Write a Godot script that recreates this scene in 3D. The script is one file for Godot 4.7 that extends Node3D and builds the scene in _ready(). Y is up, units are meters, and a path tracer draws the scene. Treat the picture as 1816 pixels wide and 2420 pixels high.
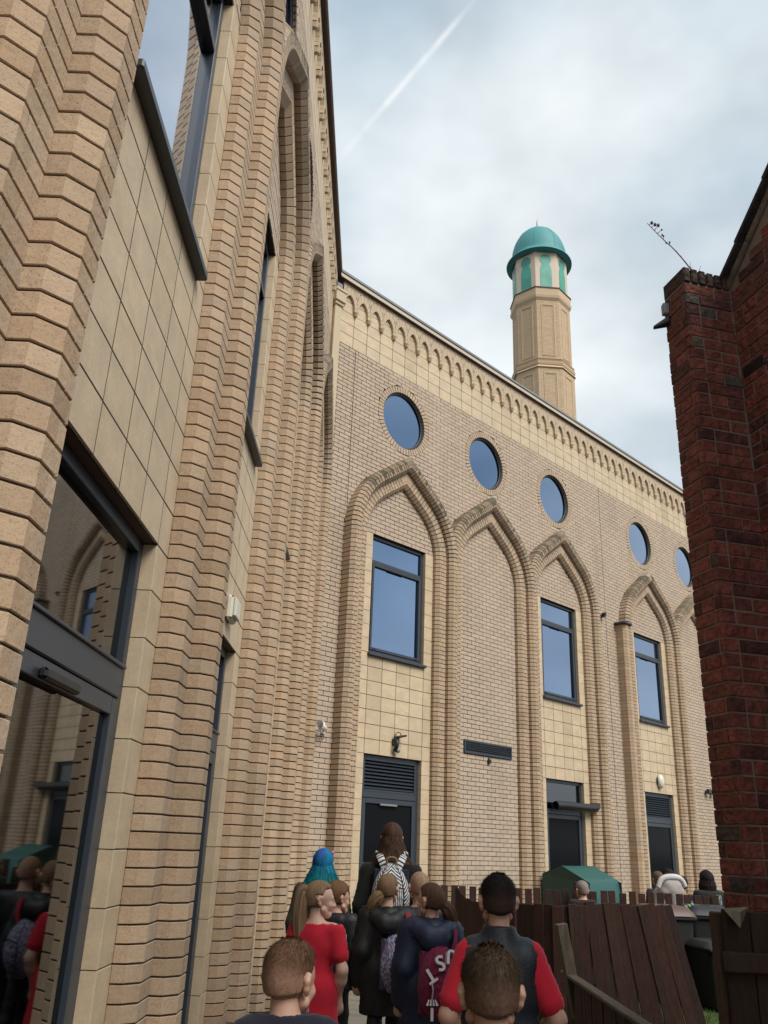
extends Node3D
# A mosque with two brick wings meeting at an obtuse corner, a minaret behind, a red brick gable and pier, garden fences, bins and a queue of children.

const CRS := 0.0752            # one brick course
const HALF := 0.875            # half the width of a tiled bay
const SPR := 87 * 0.0752       # height where the arches spring
const RAD := 0.95
const TH := 0.9460             # angle where the arch turns from curve to straight
const PITCH := 2.455
const FIELD := 3.0 * 0.0752    # tile height

var rng := RandomNumberGenerator.new()
var nz := FastNoiseLite.new()
var cam: Camera3D
var cam_inv: Transform3D
var M := {}
var pieces := {}               # kind -> [[size on the picture, geometry, material], ...]
var mosque: Node3D
var wall_at := Transform3D()   # the wing being built: x along the wall, y up, z out of it
var taken := {}

class G:
	var v := PackedVector3Array()
	var n := PackedVector3Array()
	var c := PackedColorArray()
	func tri(a: Vector3, b: Vector3, d: Vector3, col: Color, ctr: Vector3) -> void:
		var nn := (d - a).cross(b - a)
		if nn.length_squared() < 1e-16:
			return
		nn = nn.normalized()
		if nn.dot((a + b + d) / 3.0 - ctr) < 0.0:
			nn = -nn
			v.append(a); v.append(d); v.append(b)
		else:
			v.append(a); v.append(b); v.append(d)
		for i in 3:
			n.append(nn); c.append(col)
	func quad(a: Vector3, b: Vector3, d: Vector3, e: Vector3, col: Color, ctr: Vector3) -> void:
		tri(a, b, d, col, ctr)
		tri(a, d, e, col, ctr)
	func box(lo: Vector3, hi: Vector3, col := Color.WHITE, t := Transform3D(), bev := 0.0) -> void:
		var m := (lo + hi) * 0.5
		var h := (hi - lo) * 0.5
		var b := minf(bev, minf(h.x, minf(h.y, h.z)) * 0.6)
		var ctr := t * m
		for ax in 3:
			for s: float in [-1.0, 1.0]:
				var u := Vector3.ZERO; u[ax] = h[ax] * s
				var p := Vector3.ZERO; p[(ax + 1) % 3] = h[(ax + 1) % 3] - b
				var q := Vector3.ZERO; q[(ax + 2) % 3] = h[(ax + 2) % 3] - b
				quad(t * (m + u - p - q), t * (m + u + p - q), t * (m + u + p + q), t * (m + u - p + q), col, ctr)
		if b <= 0.0:
			return
		for ax in 3:
			var a1 := (ax + 1) % 3
			var a2 := (ax + 2) % 3
			for s: float in [-1.0, 1.0]:
				for r: float in [-1.0, 1.0]:
					var pa := Vector3.ZERO; var pb := Vector3.ZERO
					pa[a1] = h[a1] * s; pa[a2] = (h[a2] - b) * r
					pb[a1] = (h[a1] - b) * s; pb[a2] = h[a2] * r
					var e := Vector3.ZERO; e[ax] = h[ax] - b
					quad(t * (m + pa - e), t * (m + pa + e), t * (m + pb + e), t * (m + pb - e), col, ctr)
	func add(o: G) -> void:
		v.append_array(o.v); n.append_array(o.n); c.append_array(o.c)
	func mesh() -> ArrayMesh:
		var m := ArrayMesh.new()
		if v.is_empty():
			return m
		var a := []
		a.resize(Mesh.ARRAY_MAX)
		a[Mesh.ARRAY_VERTEX] = v; a[Mesh.ARRAY_NORMAL] = n; a[Mesh.ARRAY_COLOR] = c
		m.add_surface_from_arrays(Mesh.PRIMITIVE_TRIANGLES, a)
		return m

# ---------------------------------------------------------------- nodes
func numbered(called: String) -> String:
	var k: int = taken.get(called, 0)
	taken[called] = k + 1
	return called if k == 0 else "%s_%03d" % [called, k]

func tag(o: Node, label: String, category: String, group := "") -> Node:
	o.set_meta("label", label); o.set_meta("category", category)
	if group != "":
		o.set_meta("group", group)
	return o

func thing(called: String, label: String, category: String, at := Vector3.ZERO, turn := 0.0, group := "") -> Node3D:
	var o := Node3D.new()
	o.name = numbered(called)
	add_child(o)
	o.position = at; o.rotation.y = turn
	tag(o, label, category, group)
	return o

func sub(called: String, parent: Node3D) -> Node3D:
	var o := Node3D.new(); o.name = called; parent.add_child(o, true); return o

func obj(called: String, m: Mesh, mat: Material, parent: Node3D = self) -> MeshInstance3D:
	var o := MeshInstance3D.new()
	o.name = numbered(called) if parent == self else called
	o.mesh = m
	o.material_override = mat
	parent.add_child(o, true)
	return o

func struct(called: String, m: Mesh, mat: Material) -> MeshInstance3D:
	var o := obj(called, m, mat); o.set_meta("kind", "structure"); return o

# weathering: slow drifts of tone and faint run-off marks down the wall
func grime(b: Color, s: float, h: float, amt: float) -> Color:
	var drift := nz.get_noise_2d(s * 0.9 + wall_at.origin.z, h * 0.7) * 0.10
	var run := smoothstep(0.12, 0.55, nz.get_noise_2d(s * 4.5 + wall_at.origin.z * 3.0, h * 0.22 + 30.0)) * 0.20
	var k := 1.0 + amt * (drift - run)
	return Color(b.r * k, b.g * k * (1.0 - amt * run * 0.12), b.b * k * (1.0 - amt * run * 0.35))

func vary(b: Color, amt: float) -> Color:
	var k := 1.0 + rng.randf_range(-amt, amt)
	var w := rng.randf_range(-amt, amt) * 0.35
	return Color(b.r * k * (1.0 + w), b.g * k, b.b * k * (1.0 - w))

# ---------------------------------------------------------------- materials
func speckle_image(size: int, base: float, flecks: int, depth: float, soft: float, sd: int) -> ImageTexture:
	var im := Image.create(size, size, false, Image.FORMAT_RGB8)
	var f := FastNoiseLite.new(); f.seed = sd; f.frequency = 0.012
	var f2 := FastNoiseLite.new(); f2.seed = sd + 1; f2.frequency = 0.09
	for y in size:
		for x in size:
			var a := absf(float(x) / size * 2.0 - 1.0)
			var v := base + soft * f.get_noise_2d(x, y) * (1.0 - pow(a, 8.0)) + soft * 0.6 * f2.get_noise_2d(x, y)
			im.set_pixel(x, y, Color(v, v * 0.995, v * 0.985))
	var r := RandomNumberGenerator.new(); r.seed = sd
	for i in flecks:
		var x := r.randi_range(0, size - 4); var y := r.randi_range(0, size - 4)
		var d := 1.0 - depth * r.randf()
		for k in r.randi_range(1, 4):
			var xx := x + r.randi_range(0, 2); var yy := y + r.randi_range(0, 2)
			var o := im.get_pixel(xx, yy)
			im.set_pixel(xx, yy, Color(o.r * d, o.g * d * 0.97, o.b * d * 0.95))
	im.generate_mipmaps()
	return ImageTexture.create_from_image(im)

func bumps(freq: float, sd: int, strength := 4.0) -> NoiseTexture2D:
	var t := NoiseTexture2D.new()
	var f := FastNoiseLite.new(); f.frequency = freq; f.seed = sd; f.fractal_octaves = 4
	t.width = 256; t.height = 256; t.seamless = true; t.noise = f; t.as_normal_map = true; t.bump_strength = strength
	return t

func mat(rough: float, col := Color.WHITE, vc := true, tex: Texture2D = null, nrm: Texture2D = null, scale := 1.0, ns := 1.0) -> StandardMaterial3D:
	var m := StandardMaterial3D.new()
	m.albedo_color = Color.WHITE if vc else col.linear_to_srgb()
	m.vertex_color_use_as_albedo = vc
	m.roughness = rough
	if tex != null:
		m.albedo_texture = tex
	if nrm != null:
		m.normal_enabled = true; m.normal_texture = nrm; m.normal_scale = ns
	if tex != null or nrm != null:
		m.uv1_triplanar = true; m.uv1_world_triplanar = true; m.uv1_scale = Vector3.ONE * scale
	return m

func make_materials() -> void:
	var speck := speckle_image(512, 0.95, 9000, 0.55, 0.045, 3)
	var plain := speckle_image(512, 0.95, 260, 0.25, 0.07, 9)
	var gritty := bumps(0.06, 4, 5.0)
	M.clay = mat(0.86, Color.WHITE, true, speck, gritty, 1.7, 0.14)
	M.tile = mat(0.58, Color.WHITE, true, plain, bumps(0.01, 6, 1.5), 0.8, 0.12)
	M.mortar = mat(0.95, Color(0.044, 0.028, 0.019), false, null, gritty, 4.0, 0.6)
	M.joint = mat(0.95, Color(0.020, 0.013, 0.009), false, null, gritty, 4.0, 0.6)
	M.redbrick = mat(0.9, Color.WHITE, true, speckle_image(512, 0.86, 1800, 0.6, 0.26, 21), bumps(0.05, 8, 6.0), 1.3, 1.0)
	M.redmortar = mat(0.95, Color(0.20, 0.155, 0.13), false, null, gritty, 4.0, 0.8)
	M.frame = mat(0.38, Color(0.030, 0.038, 0.051), false)
	M.sill = mat(0.42, Color(0.034, 0.040, 0.050), false)
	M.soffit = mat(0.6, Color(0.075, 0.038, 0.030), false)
	M.fascia = mat(0.5, Color(0.50, 0.43, 0.33), false)
	M.coping = mat(0.45, Color(0.20, 0.20, 0.21), false)
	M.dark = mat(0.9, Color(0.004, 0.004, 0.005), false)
	M.white = mat(0.4, Color(0.72, 0.72, 0.69), false)
	M.ivory = mat(0.45, Color(0.62, 0.60, 0.50), false)
	M.black = mat(0.45, Color(0.012, 0.012, 0.013), false)
	M.lead = mat(0.6, Color(0.05, 0.052, 0.055), false)
	M.vc = mat(0.8)
	M.gloss = mat(0.5)
	var gl := StandardMaterial3D.new()
	gl.albedo_color = Color(0.145, 0.245, 0.42).linear_to_srgb(); gl.metallic = 1.0; gl.roughness = 0.03
	gl.clearcoat_enabled = true; gl.clearcoat = 1.0; gl.clearcoat_roughness = 0.02
	M.glass = gl
	var dg := StandardMaterial3D.new()
	dg.albedo_color = Color(0.115, 0.125, 0.135).linear_to_srgb(); dg.metallic = 1.0; dg.roughness = 0.03
	M.doorglass = dg
	var bg := StandardMaterial3D.new()
	bg.albedo_color = Color(0.008, 0.009, 0.011).linear_to_srgb(); bg.metallic_specular = 0.12; bg.roughness = 0.08
	M.blackglass = bg

const BRICK := Color(0.510, 0.402, 0.310)
const SHAFT := Color(0.480, 0.350, 0.238)
const TILE := Color(0.590, 0.465, 0.318)
const REDB := Color(0.235, 0.066, 0.047)

# ---------------------------------------------------------------- pieces of the wings
func P(s: float, h: float, o: float) -> Vector3:
	return wall_at * Vector3(s, h, o)

func on_picture(p: Vector3, w: float, h: float) -> float:
	var q := cam_inv * p
	if q.z > -0.4:
		return 0.0
	var k := (2003.75 / 1210.0) / -q.z
	if absf(q.x * k) > 0.80 or absf(q.y * k) > 1.04:
		return 0.0
	var view := (cam.position - p).normalized()
	return w * h * k * k * maxf(0.12, absf(view.dot(wall_at.basis.z)))

func keep(kind: String, g: G, mid: Vector3, w: float, h: float, m: Material) -> void:
	if not pieces.has(kind):
		pieces[kind] = []
	pieces[kind].append([on_picture(mid, w, h), g, m])

# a flat-fronted piece with its own slanted ends: bottom edge from sb0 to sb1, top edge from st0 to st1
func flat(kind: String, sb0: float, sb1: float, st0: float, st1: float, h0: float, h1: float, o0: float, o1: float, col: Color, m: Material, bev := 0.0025) -> void:
	var g := G.new()
	var mid := P((sb0 + sb1 + st0 + st1) * 0.25, (h0 + h1) * 0.5, (o0 + o1) * 0.5 - 0.004)
	var near := mid.distance_to(cam.position) < 16.0
	var b := bev if near else 0.0
	var f := [P(sb0 + b, h0 + b, o1), P(sb1 - b, h0 + b, o1), P(st1 - b, h1 - b, o1), P(st0 + b, h1 - b, o1)]
	var r := [P(sb0, h0, o1 - b), P(sb1, h0, o1 - b), P(st1, h1, o1 - b), P(st0, h1, o1 - b)]
	var k := [P(sb0, h0, o0), P(sb1, h0, o0), P(st1, h1, o0), P(st0, h1, o0)]
	g.quad(f[0], f[1], f[2], f[3], col, mid)
	for i in 4:
		var j := (i + 1) % 4
		if b > 0.0:
			g.quad(f[i], f[j], r[j], r[i], col, mid)
		g.quad(r[i], r[j], k[j], k[i], col, mid)
	keep(kind, g, mid, absf(sb1 - sb0), h1 - h0, m)

# ---- the arch: d is how far outside the tiled opening, t runs along it (0 at the springing, up to TH on the curve, then straight)
func arch_point(d: float, t: float) -> Vector2:
	var xc := HALF - RAD
	if t <= TH:
		return Vector2(xc + (RAD + d) * cos(t), SPR + (RAD + d) * sin(t))
	var q := Vector2(xc + (RAD + d) * cos(TH), SPR + (RAD + d) * sin(TH))
	var u := minf((t - TH) * RAD, q.x / sin(TH))
	return q + Vector2(-sin(TH), cos(TH)) * u

func arch_end() -> float:
	return TH + ((HALF - RAD) + RAD * cos(TH)) / sin(TH) / RAD

func arch_end_outer(d: float) -> float:
	return TH + ((HALF - RAD) + (RAD + d) * cos(TH)) / sin(TH) / RAD

func arch_half(h: float, d: float) -> float:   # half width at a height; negative above the tip
	if h <= SPR:
		return HALF + d
	var y := h - SPR
	var xc := HALF - RAD
	if y <= (RAD + d) * sin(TH):
		return xc + sqrt(maxf(0.0, (RAD + d) * (RAD + d) - y * y))
	return xc + (RAD + d) * cos(TH) - (y - (RAD + d) * sin(TH)) * tan(TH)

# one moulded brick: an outline across the shaft carried from one joint to the next
func moulded(kind: String, c: float, side: float, prof: Array, t0: float, t1: float, lim: float, col: Color, near: bool, soil: Color) -> void:
	var g := G.new()
	var rings := []
	var np := prof.size()
	var b := 0.0024 if near else 0.0
	var mo := 0.0
	var md := 0.0
	for p: Vector2 in prof:
		mo += p.y / np; md += p.x / np
	var stations := [t0, t0 + b, t1 - b, t1] if near else [t0, t1]
	var ns := stations.size()
	for i in ns:
		var edge := near and (i == 0 or i == ns - 1)
		var ring := []
		var tt: float = stations[i]
		for p: Vector2 in prof:
			var d := p.x; var o := p.y
			if edge and o > 0.02:
				o -= b
				d = lerpf(d, md, 0.03)
			var xy: Vector2
			if tt < 0.0:
				xy = Vector2(HALF + d, SPR + tt)
			else:
				xy = arch_point(d, tt)
			xy.x = minf(xy.x, lim)
			ring.append(P(c + side * xy.x, xy.y, o))
		rings.append(ring)
	var tm := (t0 + t1) * 0.5
	var xm := Vector2(HALF + md, SPR + tm) if tm < 0.0 else arch_point(md, tm)
	var mid := P(c + side * minf(xm.x, lim), xm.y, mo * 0.55)
	for i in ns - 1:
		for j in np - 1:
			var cc := col
			if soil.a > 0.0:
				cc = col.lerp(Color(soil.r, soil.g, soil.b), minf(1.0, soil.a * (0.5 if j == 0 else 1.0)))
			g.quad(rings[i][j], rings[i][j + 1], rings[i + 1][j + 1], rings[i + 1][j], cc, mid)
	for i in [0, ns - 1]:
		for j in range(1, np - 1):
			g.tri(rings[i][0], rings[i][j], rings[i][j + 1], col, mid)
	keep(kind, g, mid, 0.2, 0.075, M.clay)

func outline(kind: int, base_in: float, base_out: float, from: float, to: float, shrink := 0.0) -> Array:
	# kind 0: inner order, 1: outer order
	var off := 0.0 if kind == 0 else 0.235
	var f := 0.118 if kind == 0 else 0.238
	var full := [Vector2(0, base_in), Vector2(0, f - 0.06), Vector2(0.06, f), Vector2(0.175, f), Vector2(0.235, f - 0.06), Vector2(0.235, base_out)]
	if kind == 0:   # the inner order runs flat up to the flank of the outer one
		full[3] = Vector2(0.20, f); full[4] = Vector2(0.232, f); full[5] = Vector2(0.232, 0.02)
	var out := []
	if from <= 0.0:
		out.append_array([full[0], full[1], full[2]])
	else:
		out.append_array([Vector2(from, minf(base_in, base_out)), Vector2(from, f)])
	if to >= 0.235:
		out.append_array([full[3], full[4], full[5]])
	else:
		out.append_array([Vector2(to, f), Vector2(to, minf(base_in, base_out))])
	var res := []
	for p: Vector2 in out:
		var q := p
		if shrink > 0.0:
			q.x = clampf(q.x, shrink, 0.235 - shrink)
			q.y = q.y - shrink if q.y > 0.02 else q.y
		res.append(Vector2(q.x + off, q.y))
	return res

func order(c: float, side: float, kind: int, base_in: float, base_out: float, near_arch: bool, shaft: bool, top_cut := 0.0) -> void:
	var lim := 99.0
	if near_arch and kind == 1:
		lim = PITCH * 0.5 - 0.002
	var core := G.new()
	var close := P(c, SPR * 0.5, 0).distance_to(cam.position) < 7.5
	var gap := 0.0075 if close else 0.0115
	var ends := arch_end() if kind == 0 else arch_end_outer(0.235)
	# core of mortar behind the pieces
	var prof := outline(kind, base_in, base_out, 0.0, 0.235, 0.0065 if close else 0.010)
	var stations := []
	if shaft:
		stations.append(-SPR + 0.0)
	stations.append(-0.0)
	for i in range(1, 15):
		stations.append(i / 14.0 * arch_end_outer(0.47))
	for i in stations.size() - 1:
		for j in prof.size() - 1:
			var q := []
			for e: Array in [[i, j], [i, j + 1], [i + 1, j + 1], [i + 1, j]]:
				var tt: float = stations[e[0]]
				var p: Vector2 = prof[e[1]]
				var xy := Vector2(HALF + p.x, SPR + tt) if tt < 0.0 else arch_point(p.x, tt)
				var l := lim if tt >= 0.0 else 99.0
				q.append(P(c + side * minf(xy.x, l), xy.y, p.y))
			g_quad_out(core, q)
	keep("mortar_core", core, P(c, SPR, 0), 0.0, 0.0, M.mortar if close else M.joint)
	if close:
		pieces["mortar_core_near"] = pieces.get("mortar_core_near", []) + [pieces["mortar_core"].pop_back()]
	# straight shaft
	if shaft:
		for i in 87:
			var h := i * CRS
			var mid := P(c + side * (HALF + 0.12), h, 0.1)
			var dist := mid.distance_to(cam.position)
			var near := dist < 9.0
			var cut: float
			if kind == 0:
				cut = 0.15 if i % 2 == 0 else 0.095
			else:
				cut = 0.165 if i % 2 == 0 else 0.125
			var a := -SPR + h + gap * 0.5
			var e := -SPR + h + CRS - gap * 0.5
			var base := vary(SHAFT, 0.09)
			# rusty run-off marks low down in the grooves
			var rust := 0.0
			if h < 4.2 and rng.randf() < 0.5:
				rust = rng.randf_range(0.05, 0.30)
			moulded("moulded_brick", c, side, outline(kind, base_in, base_out, 0.0, cut - 0.003), a, e, 99.0, base, near, Color(0.24, 0.13, 0.055, rust))
			moulded("moulded_brick", c, side, outline(kind, base_in, base_out, cut + 0.003, 0.235), a, e, 99.0, vary(SHAFT.lerp(BRICK, 0.35), 0.09), near, Color(0.24, 0.13, 0.055, rust * 0.6))
	# voussoirs
	var rr := RAD + (0.0 if kind == 0 else 0.235)
	var count := int(round(ends * RAD * (rr / RAD if kind == 1 else 1.0) / 0.074))
	for i in count:
		var g0 := (gap if close else (0.0165 if kind == 1 else 0.0130)) * 0.5 / rr
		var a := ends * float(i) / count + g0
		var e := ends * float(i + 1) / count - g0
		if kind == 1 and i == count - 1:
			e = arch_end_outer(0.47)
		if kind == 0 and i == count - 1:
			e = arch_end_outer(0.235)
		var cut2 := 0.15 if i % 2 == 0 else 0.095
		var moss := Color(0, 0, 0, 0)
		if kind == 1:
			var up := smoothstep(0.12, 0.5, float(i) / count)
			moss = Color(0.060, 0.058, 0.034, clampf(up * rng.randf_range(0.35, 1.05), 0.0, 0.92))
		var near := P(c, SPR, 0).distance_to(cam.position) < 11.0
		moulded("voussoir", c, side, outline(kind, base_in, base_out, 0.0, cut2 - 0.003), a, e, lim, vary(SHAFT.lerp(BRICK, 0.3), 0.10), near, Color(moss.r, moss.g, moss.b, moss.a * 0.5))
		moulded("voussoir", c, side, outline(kind, base_in, base_out, cut2 + 0.003, 0.235), a, e, lim, vary(SHAFT.lerp(BRICK, 0.3), 0.10), near, moss)

func g_quad_out(g: G, q: Array) -> void:
	var m: Vector3 = (q[0] + q[1] + q[2] + q[3]) * 0.25
	g.quad(q[0], q[1], q[2], q[3], Color.WHITE, m - wall_at.basis.z * 0.05 - (m - cam.position).normalized() * -0.02)

# running-bond brickwork over a span, with blocks cut out of each course
func brickwork(s0: float, s1: float, h0: float, h1: float, blocks: Callable, phase := 0.0, soldier := false) -> void:
	var rows := int(round((h1 - h0) / CRS))
	var first := int(round(h0 / CRS))
	var back := G.new()
	var g := 0.0095
	for r in rows:
		var hb := h0 + r * CRS + g * 0.5
		var ht := h0 + (r + 1) * CRS - g * 0.5
		var shift := (0.1125 if (first + r) % 2 == 0 else 0.0) + phase
		# free stretches of this course, bottom and top
		var fb: Array = free_spans(s0, s1, blocks.call(hb))
		var ft: Array = free_spans(s0, s1, blocks.call(ht))
		if fb.size() != ft.size():
			var fm: Array = free_spans(s0, s1, blocks.call((hb + ht) * 0.5))
			fb = fm; ft = fm
		for k in fb.size():
			var b0: float = fb[k][0]; var b1: float = fb[k][1]
			var t0: float = ft[k][0]; var t1: float = ft[k][1]
			back.quad(P(b0, hb - g * 0.5, -0.0105), P(b1, hb - g * 0.5, -0.0105), P(t1, ht + g * 0.5, -0.0105), P(t0, ht + g * 0.5, -0.0105), Color.WHITE, P(b0, hb, -0.5))
			var lo := minf(b0, t0); var hi := maxf(b1, t1)
			var x := floorf((lo - shift) / 0.225) * 0.225 + shift
			while x < hi:
				var xa := x + g * 0.5; var xb := x + 0.225 - g * 0.5
				var ba := maxf(xa, b0); var bb := minf(xb, b1)
				var ta := maxf(xa, t0); var tb := minf(xb, t1)
				x += 0.225
				if (bb - ba) + (tb - ta) < 0.03:
					continue
				if bb < ba:
					bb = ba
				if tb < ta:
					tb = ta
				var o := rng.randf_range(-0.0016, 0.0016)
				flat("brick", ba, bb, ta, tb, hb, ht, -0.02, o, grime(vary(BRICK, 0.055), (ba + bb) * 0.5, hb, 0.55), M.clay)
	keep("mortar_bed", back, P((s0 + s1) * 0.5, h0, 0), 0.0, 0.0, M.mortar)

func free_spans(s0: float, s1: float, blocks: Array) -> Array:
	var out := [[s0, s1]]
	for b: Array in blocks:
		var nxt := []
		for f: Array in out:
			if b[1] <= f[0] or b[0] >= f[1]:
				nxt.append(f)
				continue
			if b[0] > f[0] + 0.01:
				nxt.append([f[0], b[0]])
			if b[1] < f[1] - 0.01:
				nxt.append([b[1], f[1]])
		out = nxt
	return out

func tiles(s0: float, s1: float, h0: float, rows: int, first_w: float, w := 0.3375) -> void:
	var g := 0.0105
	var back := G.new()
	back.quad(P(s0, h0, -0.0009), P(s1, h0, -0.0009), P(s1, h0 + rows * FIELD, -0.0009), P(s0, h0 + rows * FIELD, -0.0009), Color.WHITE, P(s0, h0, -0.5))
	keep("mortar_bed", back, P(s0, h0, 0), 0.0, 0.0, M.mortar)
	for r in rows:
		var x := s0
		var ww := first_w
		while x < s1 - 0.02:
			var e := minf(x + ww, s1)
			flat("tile", x + g * 0.5, e - g * 0.5, x + g * 0.5, e - g * 0.5, h0 + r * FIELD + g * 0.5, h0 + (r + 1) * FIELD - g * 0.5, -0.014, rng.randf_range(-0.0003, 0.0005), grime(vary(TILE, 0.03), x, h0 + r * FIELD, 0.75), M.tile, 0.0)
			x = e
			ww = w

# ---------------------------------------------------------------- a wing of the mosque
func ring_boxes(g: G, s0: float, s1: float, h0: float, h1: float, w: float, o0: float, o1: float) -> void:
	var t := wall_at
	g.box(Vector3(s0, h0, o0), Vector3(s0 + w, h1, o1), Color.WHITE, t, 0.004)
	g.box(Vector3(s1 - w, h0, o0), Vector3(s1, h1, o1), Color.WHITE, t, 0.004)
	g.box(Vector3(s0 + w, h1 - w, o0), Vector3(s1 - w, h1, o1), Color.WHITE, t, 0.004)
	g.box(Vector3(s0 + w, h0, o0), Vector3(s1 - w, h0 + w, o1), Color.WHITE, t, 0.004)

func slab(called: String, lo: Vector3, hi: Vector3, m: Material, parent: Node3D, bev := 0.004) -> MeshInstance3D:
	var g := G.new()
	g.box(lo, hi, Color.WHITE, wall_at, bev)
	return obj(called, g.mesh(), m, parent)

func window_at(c: float) -> void:
	var w := sub("window", mosque)
	var h0 := 61 * CRS; var h1 := 88 * CRS; var hw := 0.664; var tr := 6.155
	var f := G.new()
	ring_boxes(f, c - hw, c + hw, h0, h1, 0.058, -0.13, -0.06)
	f.box(Vector3(c - hw + 0.058, tr - 0.03, -0.128), Vector3(c + hw - 0.058, tr + 0.03, -0.061), Color.WHITE, wall_at, 0.004)
	obj("frame", f.mesh(), M.frame, w)
	var s := G.new()
	ring_boxes(s, c - hw + 0.062, c + hw - 0.062, h0 + 0.062, tr - 0.034, 0.046, -0.12, -0.045)
	obj("sash", s.mesh(), M.frame, w)
	var vent := G.new()
	vent.box(Vector3(c - 0.19, tr - 0.088, -0.045), Vector3(c + 0.19, tr - 0.066, -0.036), Color.WHITE, wall_at, 0.003)
	obj("trickle_vent", vent.mesh(), M.black, w)
	for k: float in [-0.5, 0.5]:
		slab("drain_cap", Vector3(c + k - 0.03, h0 + 0.075, -0.046), Vector3(c + k + 0.03, h0 + 0.09, -0.038), M.black, w, 0.002)
	slab("pane", Vector3(c - hw + 0.105, h0 + 0.105, -0.098), Vector3(c + hw - 0.105, tr - 0.078, -0.088), M.glass, w, 0.0)
	slab("pane", Vector3(c - hw + 0.056, tr + 0.028, -0.105), Vector3(c + hw - 0.056, h1 - 0.056, -0.095), M.glass, w, 0.0)
	var sl := G.new()
	sl.box(Vector3(c - 0.69, h0 - 0.052, -0.11), Vector3(c + 0.69, h0 - 0.004, 0.06), Color.WHITE, wall_at, 0.008)
	obj("sill", sl.mesh(), M.sill, w)
	slab("lintel", Vector3(c - 0.667, h1 + 0.001, -0.14), Vector3(c + 0.667, h1 + 0.03, -0.0125), M.mortar, mosque, 0.0)

func round_window(c: float, h: float) -> void:
	var w := sub("round_window", mosque)
	var fr := G.new(); var pane := G.new(); var bead := G.new()
	var n := 56
	for i in n:
		var a := TAU * i / n; var b := TAU * (i + 1) / n
		var at := func(r: float, t: float, o: float) -> Vector3: return P(c + r * cos(t), h + r * sin(t), o)
		var ctr: Vector3 = at.call(0.54, (a + b) * 0.5, -0.06)
		fr.quad(at.call(0.524, a, -0.035), at.call(0.524, b, -0.035), at.call(0.553, b, -0.035), at.call(0.553, a, -0.035), Color.WHITE, ctr)
		fr.quad(at.call(0.524, a, -0.035), at.call(0.524, b, -0.035), at.call(0.524, b, -0.08), at.call(0.524, a, -0.08), Color.WHITE, ctr)
		bead.quad(at.call(0.512, a, -0.052), at.call(0.512, b, -0.052), at.call(0.524, b, -0.046), at.call(0.524, a, -0.046), Color.WHITE, at.call(0.487, a, -0.09))
		pane.tri(at.call(0.0, a, -0.07), at.call(0.524, a, -0.07), at.call(0.524, b, -0.07), Color.WHITE, at.call(0.2, a, -0.3))
		var g := 0.007
		var a1 := a + g / 0.62; var b1 := b - g / 0.62
		var pc := G.new()
		var mid: Vector3 = at.call(0.615, (a + b) * 0.5, -0.03)
		var col := vary(SHAFT.lerp(BRICK, 0.5), 0.08)
		var q := [at.call(0.558, a1, 0.002), at.call(0.558, b1, 0.002), at.call(0.674, b1, 0.002), at.call(0.674, a1, 0.002)]
		var k := [at.call(0.558, a1, -0.09), at.call(0.558, b1, -0.09), at.call(0.674, b1, -0.02), at.call(0.674, a1, -0.02)]
		pc.quad(q[0], q[1], q[2], q[3], col, mid)
		for j in 4:
			pc.quad(q[j], q[(j + 1) % 4], k[(j + 1) % 4], k[j], col, mid)
		keep("ring_brick", pc, mid, 0.07, 0.116, M.clay)
		var bk := G.new()
		bk.quad(at.call(0.55, a, -0.009), at.call(0.55, b, -0.009), at.call(0.69, b, -0.009), at.call(0.69, a, -0.009), Color.WHITE, at.call(0.6, a, -0.5))
		keep("mortar_bed", bk, mid, 0, 0, M.mortar)
	obj("frame", fr.mesh(), M.frame, w)
	obj("bead", bead.mesh(), M.lead, w)
	obj("pane", pane.mesh(), M.glass, w)

func louvre(parent: Node3D, s0: float, s1: float, h0: float, h1: float, n: int, o: float) -> void:
	var f := G.new()
	ring_boxes(f, s0, s1, h0, h1, 0.035, o - 0.06, o)
	obj("louvre_frame", f.mesh(), M.frame, parent)
	slab("backing", Vector3(s0 + 0.03, h0 + 0.03, o - 0.06), Vector3(s1 - 0.03, h1 - 0.03, o - 0.052), M.dark, parent, 0.0)
	for i in n:
		var y := h0 + 0.036 + (h1 - h0 - 0.072) * (i + 0.5) / n
		var g := G.new()
		var t := wall_at * Transform3D(Basis(Vector3.RIGHT, 0.75), Vector3((s0 + s1) * 0.5, y, o - 0.026))
		g.box(Vector3(-(s1 - s0) * 0.5 + 0.036, -0.003, -0.027), Vector3((s1 - s0) * 0.5 - 0.036, 0.003, 0.027), Color.WHITE, t)
		obj("slat", g.mesh(), M.frame, parent)

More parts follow.
